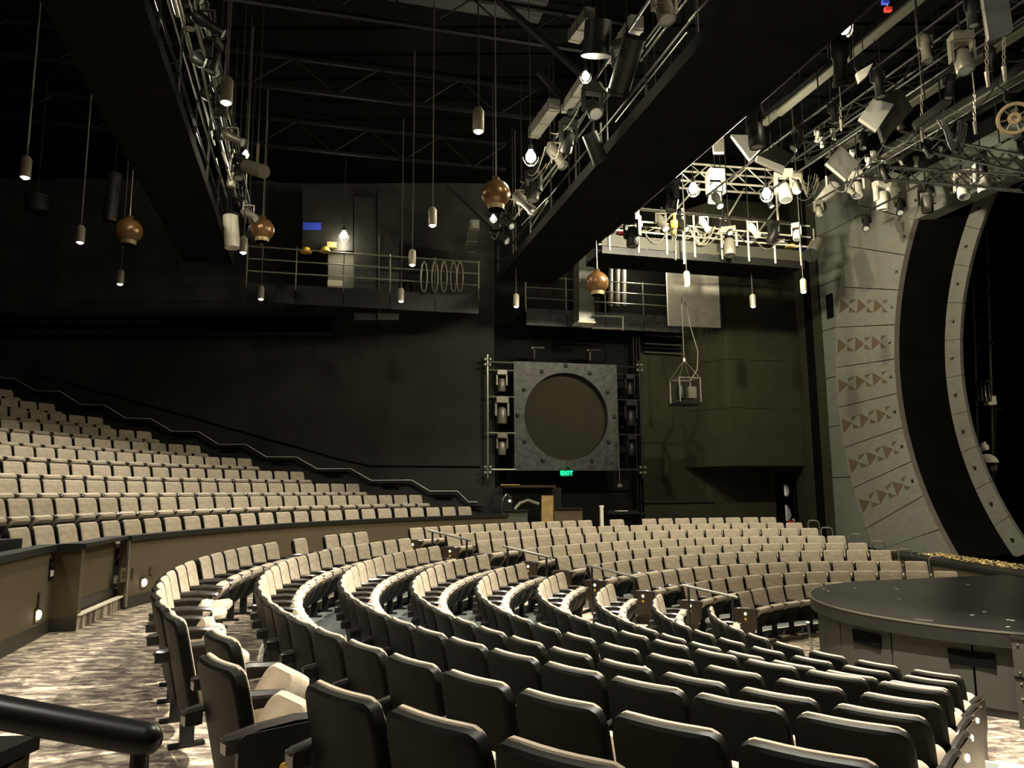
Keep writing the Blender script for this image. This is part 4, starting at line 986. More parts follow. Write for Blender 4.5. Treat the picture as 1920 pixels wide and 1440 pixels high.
# pale sheet painting the lit wall patch, ducts, louvre
M3 = Matrix((AX, TX, Vector((0, 0, 1)))).transposed()
t_ = thing('lit_wall_patch', SW(11.0, -22.9, 7.2), 'pale sheet painting the lit patch of wall under the lighting bridge', 'wall panel')
b = MB(); b.prism([SW(11.05, -22.0, 6.95), SW(12.9, -21.9, 6.95), SW(12.9, -21.9, 9.6), SW(11.05, -22.0, 9.6)], TX*-.06); b.build('panel', 'rig_pale', t_); MB().beam(SW(12.9, -21.88, 6.95), SW(12.9, -21.88, 9.6), .05, .05).build('edge', 'rig_dark', t_)
t_ = thing('box_duct', atW(1095, 555, -21.4), 'pale metal box duct hanging below the wide catwalk end', 'duct')
q0, q1 = atW(1095, 470, -21.4), atW(1095, 606, -21.4); MB().beam(q0, q1, .50, .5, up=AX).build('duct', 'duct', t_)
for u in (.25, .55, .8): MB().beam(q0.lerp(q1, u), q0.lerp(q1, u)+Vector((0, 0, .03)), .54, .54, up=AX).build('flange', 'duct', t_)
MB().box(q1+Vector((0, 0, -.02)), (.56, .56, .05), M3).build('end_flange', 'rig_pale', t_)
t_ = thing('round_ducts', atW(1160, 520, -22.3), 'pair of vertical silver pipes beside the copper globe', 'duct')
for px in (1145, 1158, 1170): MB().tube([atW(px, 485, -22.6), atW(px, 575, -22.6)], .08, 10).build('pipe', 'duct', t_, smooth=True)
t_ = thing('louvre_grille', atW(1220, 640, -23.3), 'dark slatted louvre above the olive wall', 'grille')
for i in range(7):
    q0, q1 = atW(1208, 612+8*i, -23.3), atW(1278, 616+8*i, -23.3); MB().beam(q0, q1, .08, .05).build('slat', 'joist' if i % 2 else 'grey_low', t_)
t_ = thing('frame_ladder', atW(1150, 605, -21.0), 'flat pale pipe frame hanging under the lit gallery', 'pipe frame')
for py in (592, 615): MB().tube([atW(1110, py, -21.0), atW(1168, py+2, -21.0)], .03, 6).build('bar', 'pipe_grey', t_)
MB().tube([atW(1168, 592, -21.0), atW(1168, 620, -21.0)], .03, 6).build('end_bar', 'pipe_grey', t_)
for px in (1115, 1166): q = atW(px, 592, -21.0); MB().tube([q, Vector((q.x, q.y, 11.5))], .012, 5).build('hanger', 'rig_dark', t_)
# equipment shadow box on the far gallery: dark sign board with blue strip, work lamp, tools
t_ = thing('equipment_cabinet', atW(610, 380, -21.6), 'large dark cabinet with a blue strip standing on the far gallery', 'cabinet')
q = [atW(567, 346, -21.7), atW(662, 350, -21.7), atW(662, 470, -21.7), atW(567, 470, -21.7)]
b = MB(); b.prism(q, TX*-.7); b.build('body', 'rig_dark', t_)
q = [atW(568, 417, -21.68), atW(602, 418, -21.68), atW(602, 431, -21.68), atW(568, 431, -21.68)]
b = MB(); b.prism(q, TX*.02); b.build('blue_strip', 'blue', t_)
b = MB(); b.prism([atW(664, 368, -21.7), atW(706, 370, -21.7), atW(706, 600, -21.7), atW(664, 600, -21.7)], TX*-.5); b.build('side_unit', 'rig_dark', t_)
t_ = thing('metal_locker', atW(655, 500, -21.9), 'grey metal locker lit by the bulb on the far gallery', 'locker')
b = MB(); b.prism([atW(615, 470, -21.9), atW(672, 470, -21.9), atW(672, 545, -21.9), atW(615, 545, -21.9)], TX*-.4); b.build('body', 'grey_low', t_); MB().beam(atW(644, 472, -21.88), atW(644, 543, -21.88), .02, .02, up=AX).build('door_joint', 'rig_dark', t_)
p = atW(628, 533, -21.25); t_ = thing('parcel', p, 'pale cardboard parcel lying on the far gallery', 'box'); MB().box(p, (.40, .25, .17), M3).build('body', 'white_board', t_); MB().box(p, (.41, .04, .175), M3).build('tape', 'rig_pale', t_)
for px, py, lab in ((574, 470, 'yellow hard hat hung by the far gallery locker, nearer the long catwalk'), (610, 469, 'yellow hard hat hung beside the orange pack')):
    p = atW(px, py, -21.4); t_ = thing('hard_hat', p, lab, 'helmet', 'yellow hard hats'); b = MB(); b.smooth = True; b.lathe([(.15, -.05), (.13, 0), (.09, .08), (0, .11)], 12, o=p); b.build('shell', 'yellow', t_)
    b = MB(); b.lathe([(.17, -.055), (.17, -.04), (.12, -.04)], 12, o=p); b.build('brim', 'yellow', t_)
p = atW(622, 460, -21.5); t_ = thing('orange_pack', p, 'orange tool pack hanging next to the bulb on the far gallery', 'bag'); MB().box(p, (.26, .14, .16), M3).build('body', 'amber', t_); MB().tube([p+Vector((-.08, 0, .08)), p+Vector((0, 0, .16)), p+Vector((.08, 0, .08))], .012, 5).build('strap', 'rig_dark', t_)
for i, px in enumerate((795, 815, 832, 850, 862)):
    p = atW(px, 520, -21.1); pts = [p+Vector((.09*math.cos(t), 0, .45*math.sin(t))) for t in [j*math.pi*2/14 for j in range(15)]]
    t_ = thing('cable_coil', p, f'dark coiled cable hanging on the gallery rail, {ORD[i+1]} of five from the grey column', 'cable', 'coils on the gallery rail')
    MB().tube(pts, .03, 6).build('coil', 'cable_black', t_, smooth=True); MB().tube([q+TX*.04 for q in pts], .022, 6).build('inner_coil', 'cable', t_, smooth=True); MB().box(p+Vector((0, 0, .46)), (.05, .05, .06)).build('tie', 'pipe_grey', t_)
t_ = thing('grey_column', atW(728, 600, -21.9), 'dark grey boxed column between two parts of the far gallery', 'column')
b = MB(); b.prism([atW(708, 350, -21.6), atW(748, 352, -21.6), atW(748, 600, -21.6), atW(708, 600, -21.6)], TX*-.5); b.build('shaft', 'rig_dark', t_); MB().beam(atW(711, 440, -21.58), atW(711, 598, -21.58), .03, .03, up=AX).build('lit_edge', 'grey_low', t_)  # paler strip paints the lit edge of the column

# ------------------------------------------------------------------ pendants
def pendant(p, label, power=None, cone=110, ztop=11.5, k=1.0):
    t_ = thing('pendant_lamp', p, label, 'lamp', 'hanging house lights')
    b = MB(); b.tube([p+Vector((0, 0, .30*k)), Vector((p.x, p.y, ztop))], .014, 6); b.build('stem', 'rod_dim', t_)
    b = MB(); b.smooth = True; b.lathe([(.062*k, .0), (.075*k, .0), (.078*k, .03), (.078*k, .30*k), (.05*k, .345*k), (.018, .36*k)], 16, o=p); b.build('shade', 'pendant_body', t_)
    b = MB(); b.smooth = True; b.lathe([(0, -.028), (.035, -.022), (.062*k, .004), (.06*k, .012)], 14, o=p); b.build('bulb', 'glow_pendant', t_)
    if power: lamp('SPOT', p+Vector((0, 0, -.06)), power, WARM, .07, aim=p+Vector((0, 0, -3)), cone=cone, blend=.7)
PEND = [(47, 333, 'bright pendant lamp at the edge over the raised block'), (150, 455, 'pendant lamp second along over the raised block'), (225, 533, 'pendant lamp third along over the raised block, below a copper globe'),
        (424, 193, 'bright pendant lamp beside the long catwalk fixtures'), (456, 474, 'pendant lamp beside the copper globe near the long catwalk'), (489, 561, 'lowest pendant lamp by the far gallery underside'),
        (773, 497, 'pendant lamp hanging before the dark gap next to the far gallery'), (811, 423, 'pendant lamp on a long stem in the middle of the black ceiling'), (897, 247, 'large pendant lamp on a long stem above the tallest copper globe'),
        (752, 565, 'small pendant lamp under the far gallery by the grey column'), (968, 575, 'small pendant lamp above the disc panel'), (1288, 535, 'pendant lamp before the lit gallery under the bridge'),
        (1507, 548, 'pendant lamp below the bridge end beside the portal')]
PPOW = 680
for i, (px, py, lab) in enumerate(PEND):
    pendant(atZ(px, py, 6.5), lab, PPOW)
p = atZ(1412, 575, 6.6); pendant(p, 'unlit pendant lamp below the bridge in front of the box room', None)
MATS['glow_off'] = MATS['pendant_body']
for i, (s_, w_) in enumerate([(-6, -3), (-2.5, -1), (3.0, -4.0), (-7, -7.5), (-10, -6), (-4.5, -5.5)]):
    pendant(SW(s_, w_, 6.5), f'pendant house lamp outside the picture, {ORD[i+1]} of the overhead run', PPOW)
# shiny tubes added along the catwalks to catch the bulbs as streaks
for lab, s0_, z0_, wa, wb in (('bundle of shiny conduit running along the long catwalk', -1.95, 7.75, -5.5, -20), ('bundle of shiny conduit running along the house side of the wide catwalk', 4.72, 7.9, -5.5, -19.5)):
    t_ = thing('added_glint_tubes', SW(s0_, wa, z0_), lab, 'streaks'); rg = random.Random(len(lab))
    for i in range(16):
        a = rg.uniform(wa, wb+4); L = rg.uniform(1.5, 4); z_ = z0_+rg.uniform(0, .95); sx = s0_+rg.uniform(-.12, .28)
        MB().tube([SW(sx, a, z_), SW(sx+rg.uniform(-.05, .05), a-L, z_+rg.uniform(-.15, .15))], rg.choice((.012, .02, .03)), 6).build('streaks', rg.choice(('chrome', 'duct', 'pipe_grey')), t_, smooth=True)
# copper globes
def globe(px, py, d, dia, lab):
    p = atY(px, py, d); r = dia/FPX*d/2*1.04; t_ = thing('copper_globe', p, lab, 'globe', 'hanging copper globes')
    b = MB(); b.smooth = True
    prof = [(0, -r), (r*.35, -r*.94)]+[(r*math.sin(t), -r*math.cos(t)) for t in [math.pi*(.2+.68*i/11) for i in range(12)]]+[(r*.30, r*.98), (r*.22, r*1.12), (r*.26, r*1.2), (0, r*1.22)]
    b.lathe(prof, 24, o=p); b.build('globe', 'copper', t_)
    b = MB(); b.smooth = True; b.lathe([(r*.55, -r*1.12), (r*.60, -r*.80), (r*.55, -r*.74)], 20, o=p, cap=False); b.build('collar', 'copper_pale', t_)
    b = MB(); b.lathe([(r*.1, -r*1.22), (r*.52, -r*1.16), (r*.56, -r*1.0)], 20, o=p); b.build('mouth', 'vent_black', t_)
    MB().tube([p+Vector((0, 0, r*1.2)), Vector((p.x, p.y, 11.4))], .012, 6).build('rod', 'pipe_grey', t_)
globe(242, 433, 16, 48, 'copper globe hanging over the raised block')
globe(492, 430, 17, 43, 'copper globe hanging beside the long catwalk end')
globe(930, 364, 13, 55, 'largest copper globe hanging beside the wide catwalk')
globe(1120, 530, 17.5, 42, 'copper globe hanging low before the box duct')

# ------------------------------------------------------------------ bare work bulbs
def work_bulb(p, label, power, r=.10):  # radius enlarged so the bulb's glow is built into its shape
    t_ = thing('work_bulb', p, label, 'bulb', 'bare work bulbs')
    b = MB(); b.smooth = True; b.lathe([(0, -r*1.3), (r*.6, -r*1.1), (r, -r*.4), (r*.9, r*.2), (r*.5, r*.9), (r*.35, r*1.2)], 14, o=p); b.build('bulb', 'glow_bulb', t_)
    b = MB(); b.smooth = True; b.lathe([(r*.45, r*1.1), (r*.5, r*2.1), (r*.2, r*2.4)], 10, o=p); b.build('socket', 'rig_dark', t_)
    MB().tube([p+Vector((0, 0, r*2.3)), Vector((p.x, p.y, 11.5))], .009, 5).build('cord', 'cable_black', t_)
    for k in range(4):
        a = k*math.pi/4; MB().tube([p+Vector((1.5*r*math.cos(t)*math.cos(a), 1.5*r*math.cos(t)*math.sin(a), 1.9*r*math.sin(t)-.2*r)) for t in [math.pi*(-.0+i/8) + math.pi for i in range(9)]], .004, 4).build('guard_wire', 'rig_dark', t_)
    if power: lamp('POINT', p+Vector((0, 0, -r*2.2)), power, (1.0, .90, .66), r)
BPOW = [1200, 1200, 90, 60, 40, 60, 100, 160, 60]
work_bulb(atZ(1300, 352, 8.25), 'bare work bulb over the lighting bridge, nearer the wide catwalk', BPOW[0])
work_bulb(atZ(1437, 362, 8.25), 'bare work bulb over the lighting bridge, nearer the portal', BPOW[1])
work_bulb(atZ(995, 292, 8.0), 'bare work bulb in front of the wide catwalk railing', BPOW[2])
work_bulb(atZ(1098, 142, 8.0), 'bare work bulb under the big black lamp can by the wide catwalk', BPOW[3], .06)
work_bulb(atW(645, 440, -21.3), 'bare work bulb glowing on the far gallery', BPOW[4])
work_bulb(atZ(925, 408, 8.0), 'bare work bulb just below the largest copper globe', BPOW[5], .06)
work_bulb(atZ(1583, 50, 8.4), 'bright bulb among the rigging over the stage', BPOW[6], .085)
for px, py, lab in ((1200, 490, 'glowing lamp on the lit gallery below the bridge'),):
    work_bulb(atW(px, py, -21.9), lab, BPOW[7], .06)
work_bulb(SW(20.2, -15.2, 4.2), 'added bulb lighting the backstage props behind the black drape', 70, .07)  # added so the props behind the arch show brighter
for i, (s_, w_) in enumerate(((-2.75, -7), (-2.75, -11), (-2.75, -15), (5.7, -7.5), (5.7, -11.5), (5.7, -15.5))):  # bulbs added out of view to give glints on the fixtures
    work_bulb(SW(s_, w_, 8.45), f'added hidden bulb over the deck of the {"long" if s_ < 0 else "wide"} catwalk, {ORD[i % 3+1]} along', 110 if s_ < 0 else 80, .06)
work_bulb(SW(-1.5, -15.5, 8.5), 'added unseen bulb hidden among the long catwalk fixtures', BPOW[8], .05)  # no bulb visible here; added for highlights on the fixtures
for i, (q, aim, pw, cone) in enumerate([((4.45, -6.0, 7.9), (3.4, -6.6, 0), 12000, 80), ((12.0, -4.0, 8.6), (10, -9, 0), 1200, 80), ((9.5, -2.5, 6.5), (9.6, -11.5, 8.2), 500, 40)]):  # unseen spots, added to brighten the near seat tops and boards
    t_ = thing('fill_spot', SW(*q), f'added fill spot outside the picture, {ORD[i+1]}', 'stage light')
    v = (SW(*aim)-SW(*q)).normalized(); M = v.to_track_quat('-Z', 'Y').to_matrix()
    b = MB(); b.smooth = True; b.lathe([(.02, .16), (.07, .14), (.13, -.02), (.12, -.02), (.06, .12)], 16, o=SW(*q), M=M, cap=False); b.build('reflector', 'rig_dark', t_)
    b = MB(); b.lathe([(0, .03), (.05, .04), (.0, .05)], 12, o=SW(*q), M=M); b.build('bulb', 'glow_pendant', t_)
    MB().tube([SW(*q)-v*.15, SW(q[0], q[1], 11.4)], .02, 6).build('stem', 'rig_dark', t_)
    lamp('SPOT', SW(*q)+v*.05, pw, WARM, .12, aim=SW(*aim), cone=cone, blend=.5)

# ------------------------------------------------------------------ fixtures
def spotlight(p, label, group, m='rig_grey', k=1.0, aim=(0, 0, -1), ztop=None):
    """ellipsoidal lantern on a yoke and hook clamp; p is the clamp point"""
    v = Vector(aim).normalized(); rot = (-v).to_track_quat('Z', 'Y').to_euler()
    r = thing('spotlight', p, label, 'stage light', group, rot=(0, 0, 0))
    c0 = Vector((0, 0, -.30*k))
    b = MB(); b.box((0, 0, -.03*k), (.05*k, .05*k, .10*k)); b.tube([(0, 0, .0), (.05*k, 0, .05*k), (0, 0, .08*k)], .018*k, 6); child('clamp', b.mesh('clamp', 'rig_dark'), r)
    b = MB(); b.box((0, 0, -.09*k), (.26*k, .05*k, .02*k))
    for sx in (-1, 1): b.box((sx*.13*k, 0, -.20*k), (.018*k, .05*k, .24*k))
    child('yoke', b.mesh('yoke', m), r)
    b = MB(); b.smooth = True; b.lathe([(.0, .24*k), (.07*k, .23*k), (.105*k, .17*k), (.11*k, .02*k), (.08*k, -.04*k), (.08*k, -.26*k), (.095*k, -.27*k), (.095*k, -.33*k), (.085*k, -.33*k)], 14, cap=False)
    bd_ = child('body', b.mesh('body', m), r, c0, rot)
    b = MB(); b.lathe([(0, -.31*k), (.082*k, -.31*k), (.082*k, -.30*k), (0, -.30*k)], 14); child('lens', b.mesh('lens', 'lens'), bd_)
    return r
rng = random.Random(11)
BULBP = [o.location.copy() for o in bpy.data.objects if o.name.startswith('work_bulb')]
STAGE = Vector((7.5, 11.5, 0))
def hang_run(n, p, q, where, group, mats_, k=(1.0, 1.3), mv=.35, aimspread=1.2):
    p, q = Vector(p), Vector(q)
    for i in range(n):
        u = (i+.5)/n+rng.uniform(-.2, .2)/n; c = p.lerp(q, u)
        m = rng.choice(mats_); kk = rng.uniform(*k)
        if any((c-bp).length < .9 for bp in BULBP): continue
        lab = f'stage light, {ORD[i+1]} from the camera end, {where}'
        if rng.random() < mv: moving_light(c, lab, group, m, k=kk*.9, yaw=rng.uniform(0, 6), tilt=rng.uniform(-.7, .7))
        else: spotlight(c, lab, group, m, kk, aim=(STAGE+Vector((rng.uniform(-2, 2), rng.uniform(-2, 2), 0))*aimspread-c))
    L = (q-p).length; t_ = thing('rigging_pipe', p, f'rigging pipe carrying lights, {where}', 'pipe')
    MB().tube([p, q], .026, 8).build('pipe', 'rig_dark', t_, smooth=True)
    for i in range(int(L/2.5)+1):
        c = p.lerp(q, min(1, (i*2.5+.3)/L)); MB().tube([c, Vector((c.x, c.y, 11.4))], .016, 5).build('hanger', 'rig_dark', t_)
hang_run(13, SW(-1.85, -6, 8.6), SW(-1.85, -20, 8.6), 'upper pipe beside the long catwalk', 'lights along the long catwalk', ['rig_dark', 'rig_dark', 'rig_grey'], k=(.8, 1.05))
hang_run(10, SW(-1.5, -6.5, 7.9), SW(-1.5, -18.5, 7.9), 'lower pipe beside the long catwalk', 'lights along the long catwalk', ['rig_dark', 'rig_grey'], k=(.75, 1.0))
hang_run(11, SW(4.55, -6, 8.7), SW(4.55, -19.5, 8.7), 'house side of the wide catwalk', 'lights along the wide catwalk', ['rig_dark', 'rig_grey', 'rig_dark'])
hang_run(4, SW(6.75, -7, 7.75), SW(6.75, -16.5, 7.75), 'stage side of the wide catwalk', 'lights along the wide catwalk', ['rig_dark'])
for i, (s_, z_) in enumerate(((9.3, 8.9), (10.8, 9.0), (12.2, 8.9), (13.6, 8.7))):
    hang_run(9, SW(s_, -6.5, z_), SW(s_, -16.2, z_), f'{ORD[i+1]} stage pipe counted from the wide catwalk', 'lights over the stage', ['rig_grey', 'rig_dark', 'rig_dark', 'rig_dark'], k=(.7, .95), mv=.4)
# individually placed lights seen large in the photo
BIG = [(1340, 318, -16.6, 1.35, 'rig_pale', 'large pale light hanging between the two bridge bulbs'), (1468, 318, -16.6, 1.35, 'rig_pale', 'large pale light hanging just past the bulb nearer the portal'),
       (1604, 322, -16.4, 1.1, 'rig_pale', 'pale light under the white diamond board by the portal'), (1366, 425, -16.9, 1.2, 'rig_grey', 'light hung on the front rail of the bridge near its middle'),
       (1652, 338, -15.9, 1.2, 'rig_pale', 'pale light in front of the portal top'), (1735, 345, -14.6, 1.1, 'rig_grey', 'light near the header end over the portal'),
       (1802, 320, -13.0, 1.0, 'rig_pale', 'round pale light over the middle of the header'), (1840, 305, -12.5, 1.0, 'rig_pale', 'pale light over the header beside the round one'),
       (1800, 62, -8.6, 1.0, 'rig_grey', 'big yoke light at the top under the grey board')]
for px, py, w, k, m, lab in BIG:
    q = atW(px, py, w); r_ = moving_light(atW(px, py, w), lab, None, m, k=k, yaw=rng.uniform(-.5, .5), tilt=rng.uniform(-.5, .5))
    child('hanger', MB().tube([(0, 0, 0), (0, 0, 11.5-q.z)], .014, 5).mesh('hanger', 'rig_dark'), r_)
hang_run(8, SW(7.4, -17.0, 8.75), SW(12.6, -17.0, 8.75), 'front pipe of the lighting bridge', 'lights on the bridge pipe', ['rig_dark', 'rig_grey', 'rig_pale'], k=(.8, 1.05), mv=.5, aimspread=.6)
for i, (px, py) in enumerate(((1532, 250), (1541, 262), (1562, 246), (1576, 284), (1598, 286), (1627, 300), (1637, 288), (1657, 300), (1687, 300), (1717, 298), (1763, 280))):
    spotlight(atW(px, py-8, -14.3-.05*i), f'tiny pale spotlight under the rigging before the portal, {ORD[i+1]} counted from the bridge side', 'tiny pale spotlights', 'rig_pale', .5, aim=(rng.uniform(-.4, .4), rng.uniform(-.4, .4), -1))
# big slanted pale lanterns by the bridge end
def lantern(q0, q1, r, lab, m='rig_pale'):
    t_ = thing('floodlight', q1, lab, 'stage light'); d = (q1-q0).normalized()
    b = MB(); b.smooth = True; b.tube([q0, q0+d*.03, q1-d*.03, q1], r, 14); b.build('body', m, t_)
    b = MB(); b.smooth = True; b.tube([q1, q1+d*.04], r*1.12, 14); b.build('rim', 'rig_dark', t_)
    b = MB(); b.tube([q0.lerp(q1, .4)+Vector((0, 0, r)), q0.lerp(q1, .4)+Vector((0, 0, r+.35))], .025, 6); b.build('yoke', m, t_); e_ = q0.lerp(q1, .4)+Vector((0, 0, r+.3)); MB().tube([e_, Vector((e_.x, e_.y, 11.5))], .012, 5).build('hanger', 'rig_dark', t_)
lantern(atW(1562, 352, -16.7), atW(1535, 388, -16.4), .19, 'big slanted pale lantern hanging past the bridge end')
lantern(atW(1532, 455, -16.9), atW(1520, 478, -16.5), .17, 'slanted lantern at the lower corner of the bridge end', 'rig_grey')
lantern(atZ(1122, 40, 8.3), atZ(1118, 100, 7.9), .20, 'big black lamp can hanging beside the wide catwalk', 'rig_dark')
lantern(atW(495, 322, -13), atW(462, 312, -13.4), .12, 'dark lantern pointing away from the long catwalk', 'rig_grey')
lantern(atZ(1190, 70, 8.0), atZ(1160, 170, 7.5), .16, 'long dark lantern slung under the wide catwalk edge', 'rig_dark')
lantern(atZ(1105, 250, 7.8), atZ(1125, 300, 7.4), .14, 'dark lantern under the middle of the wide catwalk', 'rig_dark')
# tilted boards
def board(pts, lab, m='white_board', back='board_back', th=.05):
    q = [atY(x, y, d) for x, y, d in pts]; n = (q[1]-q[0]).cross(q[2]-q[0]).normalized()
    if n.dot(q[0]-O3) < 0: n = -n          # away from the viewer: thickness goes back
    # flatten onto a plane
    q = [p-n*((p-q[0]).dot(n)) for p in q]
    t_ = thing('reflector_board', sum(q, Vector())/len(q), lab, 'reflector board', 'tilted boards in the rigging')
    b = MB(); b.prism(q, n*th); b.build('face', m, t_)
    b = MB(); b.prism([p+n*th for p in q], n*.02); b.build('back', back, t_)
    c = sum(q, Vector())/len(q); b = MB(); e_ = c+n*.25+Vector((0, 0, .35)); b.tube([c+n*(th+.02), e_], .02, 6); b.tube([e_, Vector((e_.x, e_.y, 11.5))], .008, 5); b.build('bracket', 'rig_dark', t_)
board([(1370, 252, 15.2), (1425, 254, 15.2), (1435, 269, 15.0), (1406, 299, 14.6)], 'pale kite shaped board hanging above the bridge')
board([(1422, 291, 14.6), (1455, 272, 15.2), (1490, 291, 15.2), (1472, 312, 14.7)], 'dark faced board beside the pale kite shaped one', 'board_back')
board([(1420, 291, 14.6), (1472, 312, 14.6), (1469, 323, 14.5), (1419, 299, 14.5)], 'bright edge board under the dark faced board')
board([(1549, 305, 14.2), (1576, 272, 14.8), (1611, 305, 14.6), (1590, 333, 14.0)], 'white diamond board hanging next to the portal top')
board([(1611, 221, 12.4), (1637, 185, 12.9), (1676, 195, 12.9), (1640, 251, 12.3)], 'large white folded diamond board high over the stage')
board([(1640, 178, 12.95), (1690, 165, 13.2), (1712, 205, 13.1), (1668, 255, 12.5), (1656, 213, 12.6)], 'black board behind the large white folded diamond', 'board_back')
board([(1842, -12, 9.3), (1890, -12, 9.3), (1900, 55, 9.0), (1857, 69, 8.9)], 'grey rectangular board at the top over the stage', 'duct')
board([(1606, 136, 12), (1637, 118, 12.2), (1625, 142, 12), (1611, 154, 11.9)], 'small white cut board in the dark rigging')
board([(1712, 228, 12.8), (1782, 175, 13.6), (1785, 190, 13.4), (1716, 243, 12.7)], 'long pale slat board over the stage', 'duct')
board([(1335, 250, 15.6), (1357, 250, 15.6), (1358, 285, 15.2), (1338, 285, 15.2)], 'small bright upright board above the bridge')
# trusses over the stage
truss('stage_truss', atW(1620, 322, -15.2), atW(1925, 345, -11.5), .32, .32, 'rig_dark', 'black box truss crossing in front of the portal top', r=.028)
truss('stage_truss', atW(1700, 262, -13.8), atW(1935, 310, -11), .36, .36, 'rig_dark', 'black box truss above the first, carrying white lights', r=.03)
truss('stage_truss', SW(11.5, -5.5, 9.9), SW(11.5, -15.5, 9.9), .4, .4, 'rig_dark', 'dark truss high over the middle of the stage', r=.03)
for i, (s_, w0, w1, z_) in enumerate(((9.9, -5, -14, 10.0), (10.2, -5, -15, 10.3), (12.8, -6, -16, 10.2), (14.2, -7, -16.5, 10.0), (13.2, -6, -15, 9.6))):
    t_ = thing('rigging_beam', SW(s_, w0, z_), f'flat steel beam above the stage lights, {ORD[i+1]} counted from the wide catwalk', 'beam', 'steel beams over the stage')
    MB().beam(SW(s_, w0, z_), SW(s_, w1, z_), .22, .05).build('flange', 'grey_low', t_); MB().beam(SW(s_, w0, z_+.12), SW(s_, w1, z_+.12), .03, .22).build('web', 'rig_dark', t_)
# black box platform slab over the stage
t_ = thing('overhead_platform', SW(8.3, -9.5, 9.2), 'dark slatted platform above the wide catwalk stage side', 'platform')
for i in range(9):
    w = -7.5-i*1.0; b = MB(); b.prism([SW(6.7, w, 9.55), SW(8.4, w, 9.55), SW(8.4, w-.9, 9.55), SW(6.7, w-.9, 9.55)], (0, 0, .06)); b.build('plank', 'rig_dark', t_)
# chains and hoists
def chain(px, py0, py1, d, lab):
    p, q = atY(px, py0, d), atY(px, py1, d); t_ = thing('hoist_chain', q, lab, 'chain', 'hoist chains over the stage'); n = max(4, int((p-q).length/.09)); b = MB()
    for i in range(n):
        c = p.lerp(q, (i+.5)/n); ax = Vector((1, 0, 0)) if i % 2 else Vector((0, 1, 0))
        b.tube([c+ax*.022*math.cos(t)+Vector((0, 0, .05*math.sin(t))) for t in [j*math.pi/3 for j in range(7)]], .008, 4, caps=False)
    o = b.build('links', 'chain', t_); o['kind'] = 'stuff'
    b = MB(); b.smooth = True; b.tube([q, q+Vector((0, 0, -.22))], .03, 8, r2=.018); b.build('hook', 'chain', t_)
    MB().tube([p, Vector((p.x, p.y, 11.4))], .01, 4).build('upper_run', 'chain', t_)
for px, a, c, d, lab in ((1850, 70, 135, 9.5, 'hoist chain below the grey rectangular board'), (1882, 65, 125, 9.4, 'hoist chain at the picture edge by the grey board'), (1827, 175, 228, 11.5, 'hoist chain beside the cable loops'), (1728, 165, 245, 13, 'thin hoist chain before the long pale slat board'), (1576, 190, 225, 13, 'short hoist chain beside the white folded diamond'), (1266, 330, 470, 16.2, 'yellow stained chain at the bridge start')):
    chain(px, a, c, d, lab)
p = atW(1264, 420, -17.0); t_ = thing('yellow_hoist', p, 'small yellow chain hoist hanging at the start of the bridge', 'hoist')
b = MB(); b.smooth = True; b.lathe([(0, -.12), (.09, -.1), (.1, .08), (0, .12)], 10, o=p); b.build('body', 'yellow', t_); MB().tube([p+Vector((0, 0, .1)), p+Vector((0, 0, 1.3))], .02, 5).build('chain', 'yellow', t_); MB().box(p+Vector((0, 0, -.22)), (.10, .08, .1)).build('hook_block', 'yellow', t_)
# cable reel and cable loops
p = atY(1902, 222, 10.6); t_ = thing('cable_reel', p, 'pale spoked wheel hanging at the picture edge over the stage', 'reel')
n_ = (O3-p).normalized(); x_ = n_.cross(Vector((0, 0, 1))).normalized(); y_ = n_.cross(x_)
for r_, rr in ((.21, .028), (.06, .03)): MB().tube([p+x_*r_*math.cos(t)+y_*r_*math.sin(t) for t in [i*math.pi/10 for i in range(21)]], rr, 8).build('rim', 'copper_pale', t_, smooth=True)
for k in range(7): a = k*2*math.pi/7; MB().tube([p, p+(x_*math.cos(a)+y_*math.sin(a))*.21], .012, 5).build('spoke', 'rig_grey', t_)
rng2 = random.Random(5)
def swag(p, q, sag, r=.012, n=10): return [Vector(p).lerp(Vector(q), i/n)-Vector((0, 0, sag*4*(i/n)*(1-i/n))) for i in range(n+1)]
def cable_group(n, fn, lab, group, m):
    L = sorted((fn() for _ in range(n)), key=lambda q: Vector(q[0]).length)
    for i, (p, q, sag) in enumerate(L):
        o = MB().tube(swag(p, q, sag), .011 if m != 'cable_black' else .014, 5).build('hanging_cable', m, origin=None); tag(o, f'{lab}, {ORD[i+1]} nearest', 'cable', group)
cable_group(9, lambda: (atY(1755+rng2.uniform(0, 20), 232+rng2.uniform(-8, 5), 11.5), atY(1792+rng2.uniform(0, 22), 230+rng2.uniform(-8, 5), 11.5), rng2.uniform(.2, .55)), 'dark cable loop in the bundle before the slat board', 'dark cable loops over the stage', 'cable_black')
cable_group(10, lambda: (atW(1495+rng2.uniform(0, 15), 335+rng2.uniform(-10, 10), -16.8), atW(1515+rng2.uniform(0, 22), 335+rng2.uniform(-10, 10), -16.8), rng2.uniform(.2, .6)), 'pale cable loop beside the slanted lantern', 'pale cable loops by the bridge end', 'cable')
cable_group(8, lambda: (atW(1290+rng2.uniform(0, 20), 425, -17.1), atW(1325+rng2.uniform(0, 20), 425, -17.1), rng2.uniform(.15, .5)), 'thin cable loop on the bridge rail', 'cable loops on the bridge rail', 'cable')
def along(s_, z_, w0, w1):
    def f():
        w = rng2.uniform(w0, w1); L = rng2.uniform(.6, 1.6); return SW(s_+rng2.uniform(-.15, .15), w, z_+rng2.uniform(-.1, .2)), SW(s_+rng2.uniform(-.2, .2), w-L, z_+rng2.uniform(-.1, .2)), rng2.uniform(.1, .5)
    return f
cable_group(22, along(-1.7, 8.5, -5, -19), 'cable swag drooping along the long catwalk', 'cables along the long catwalk', 'cable')
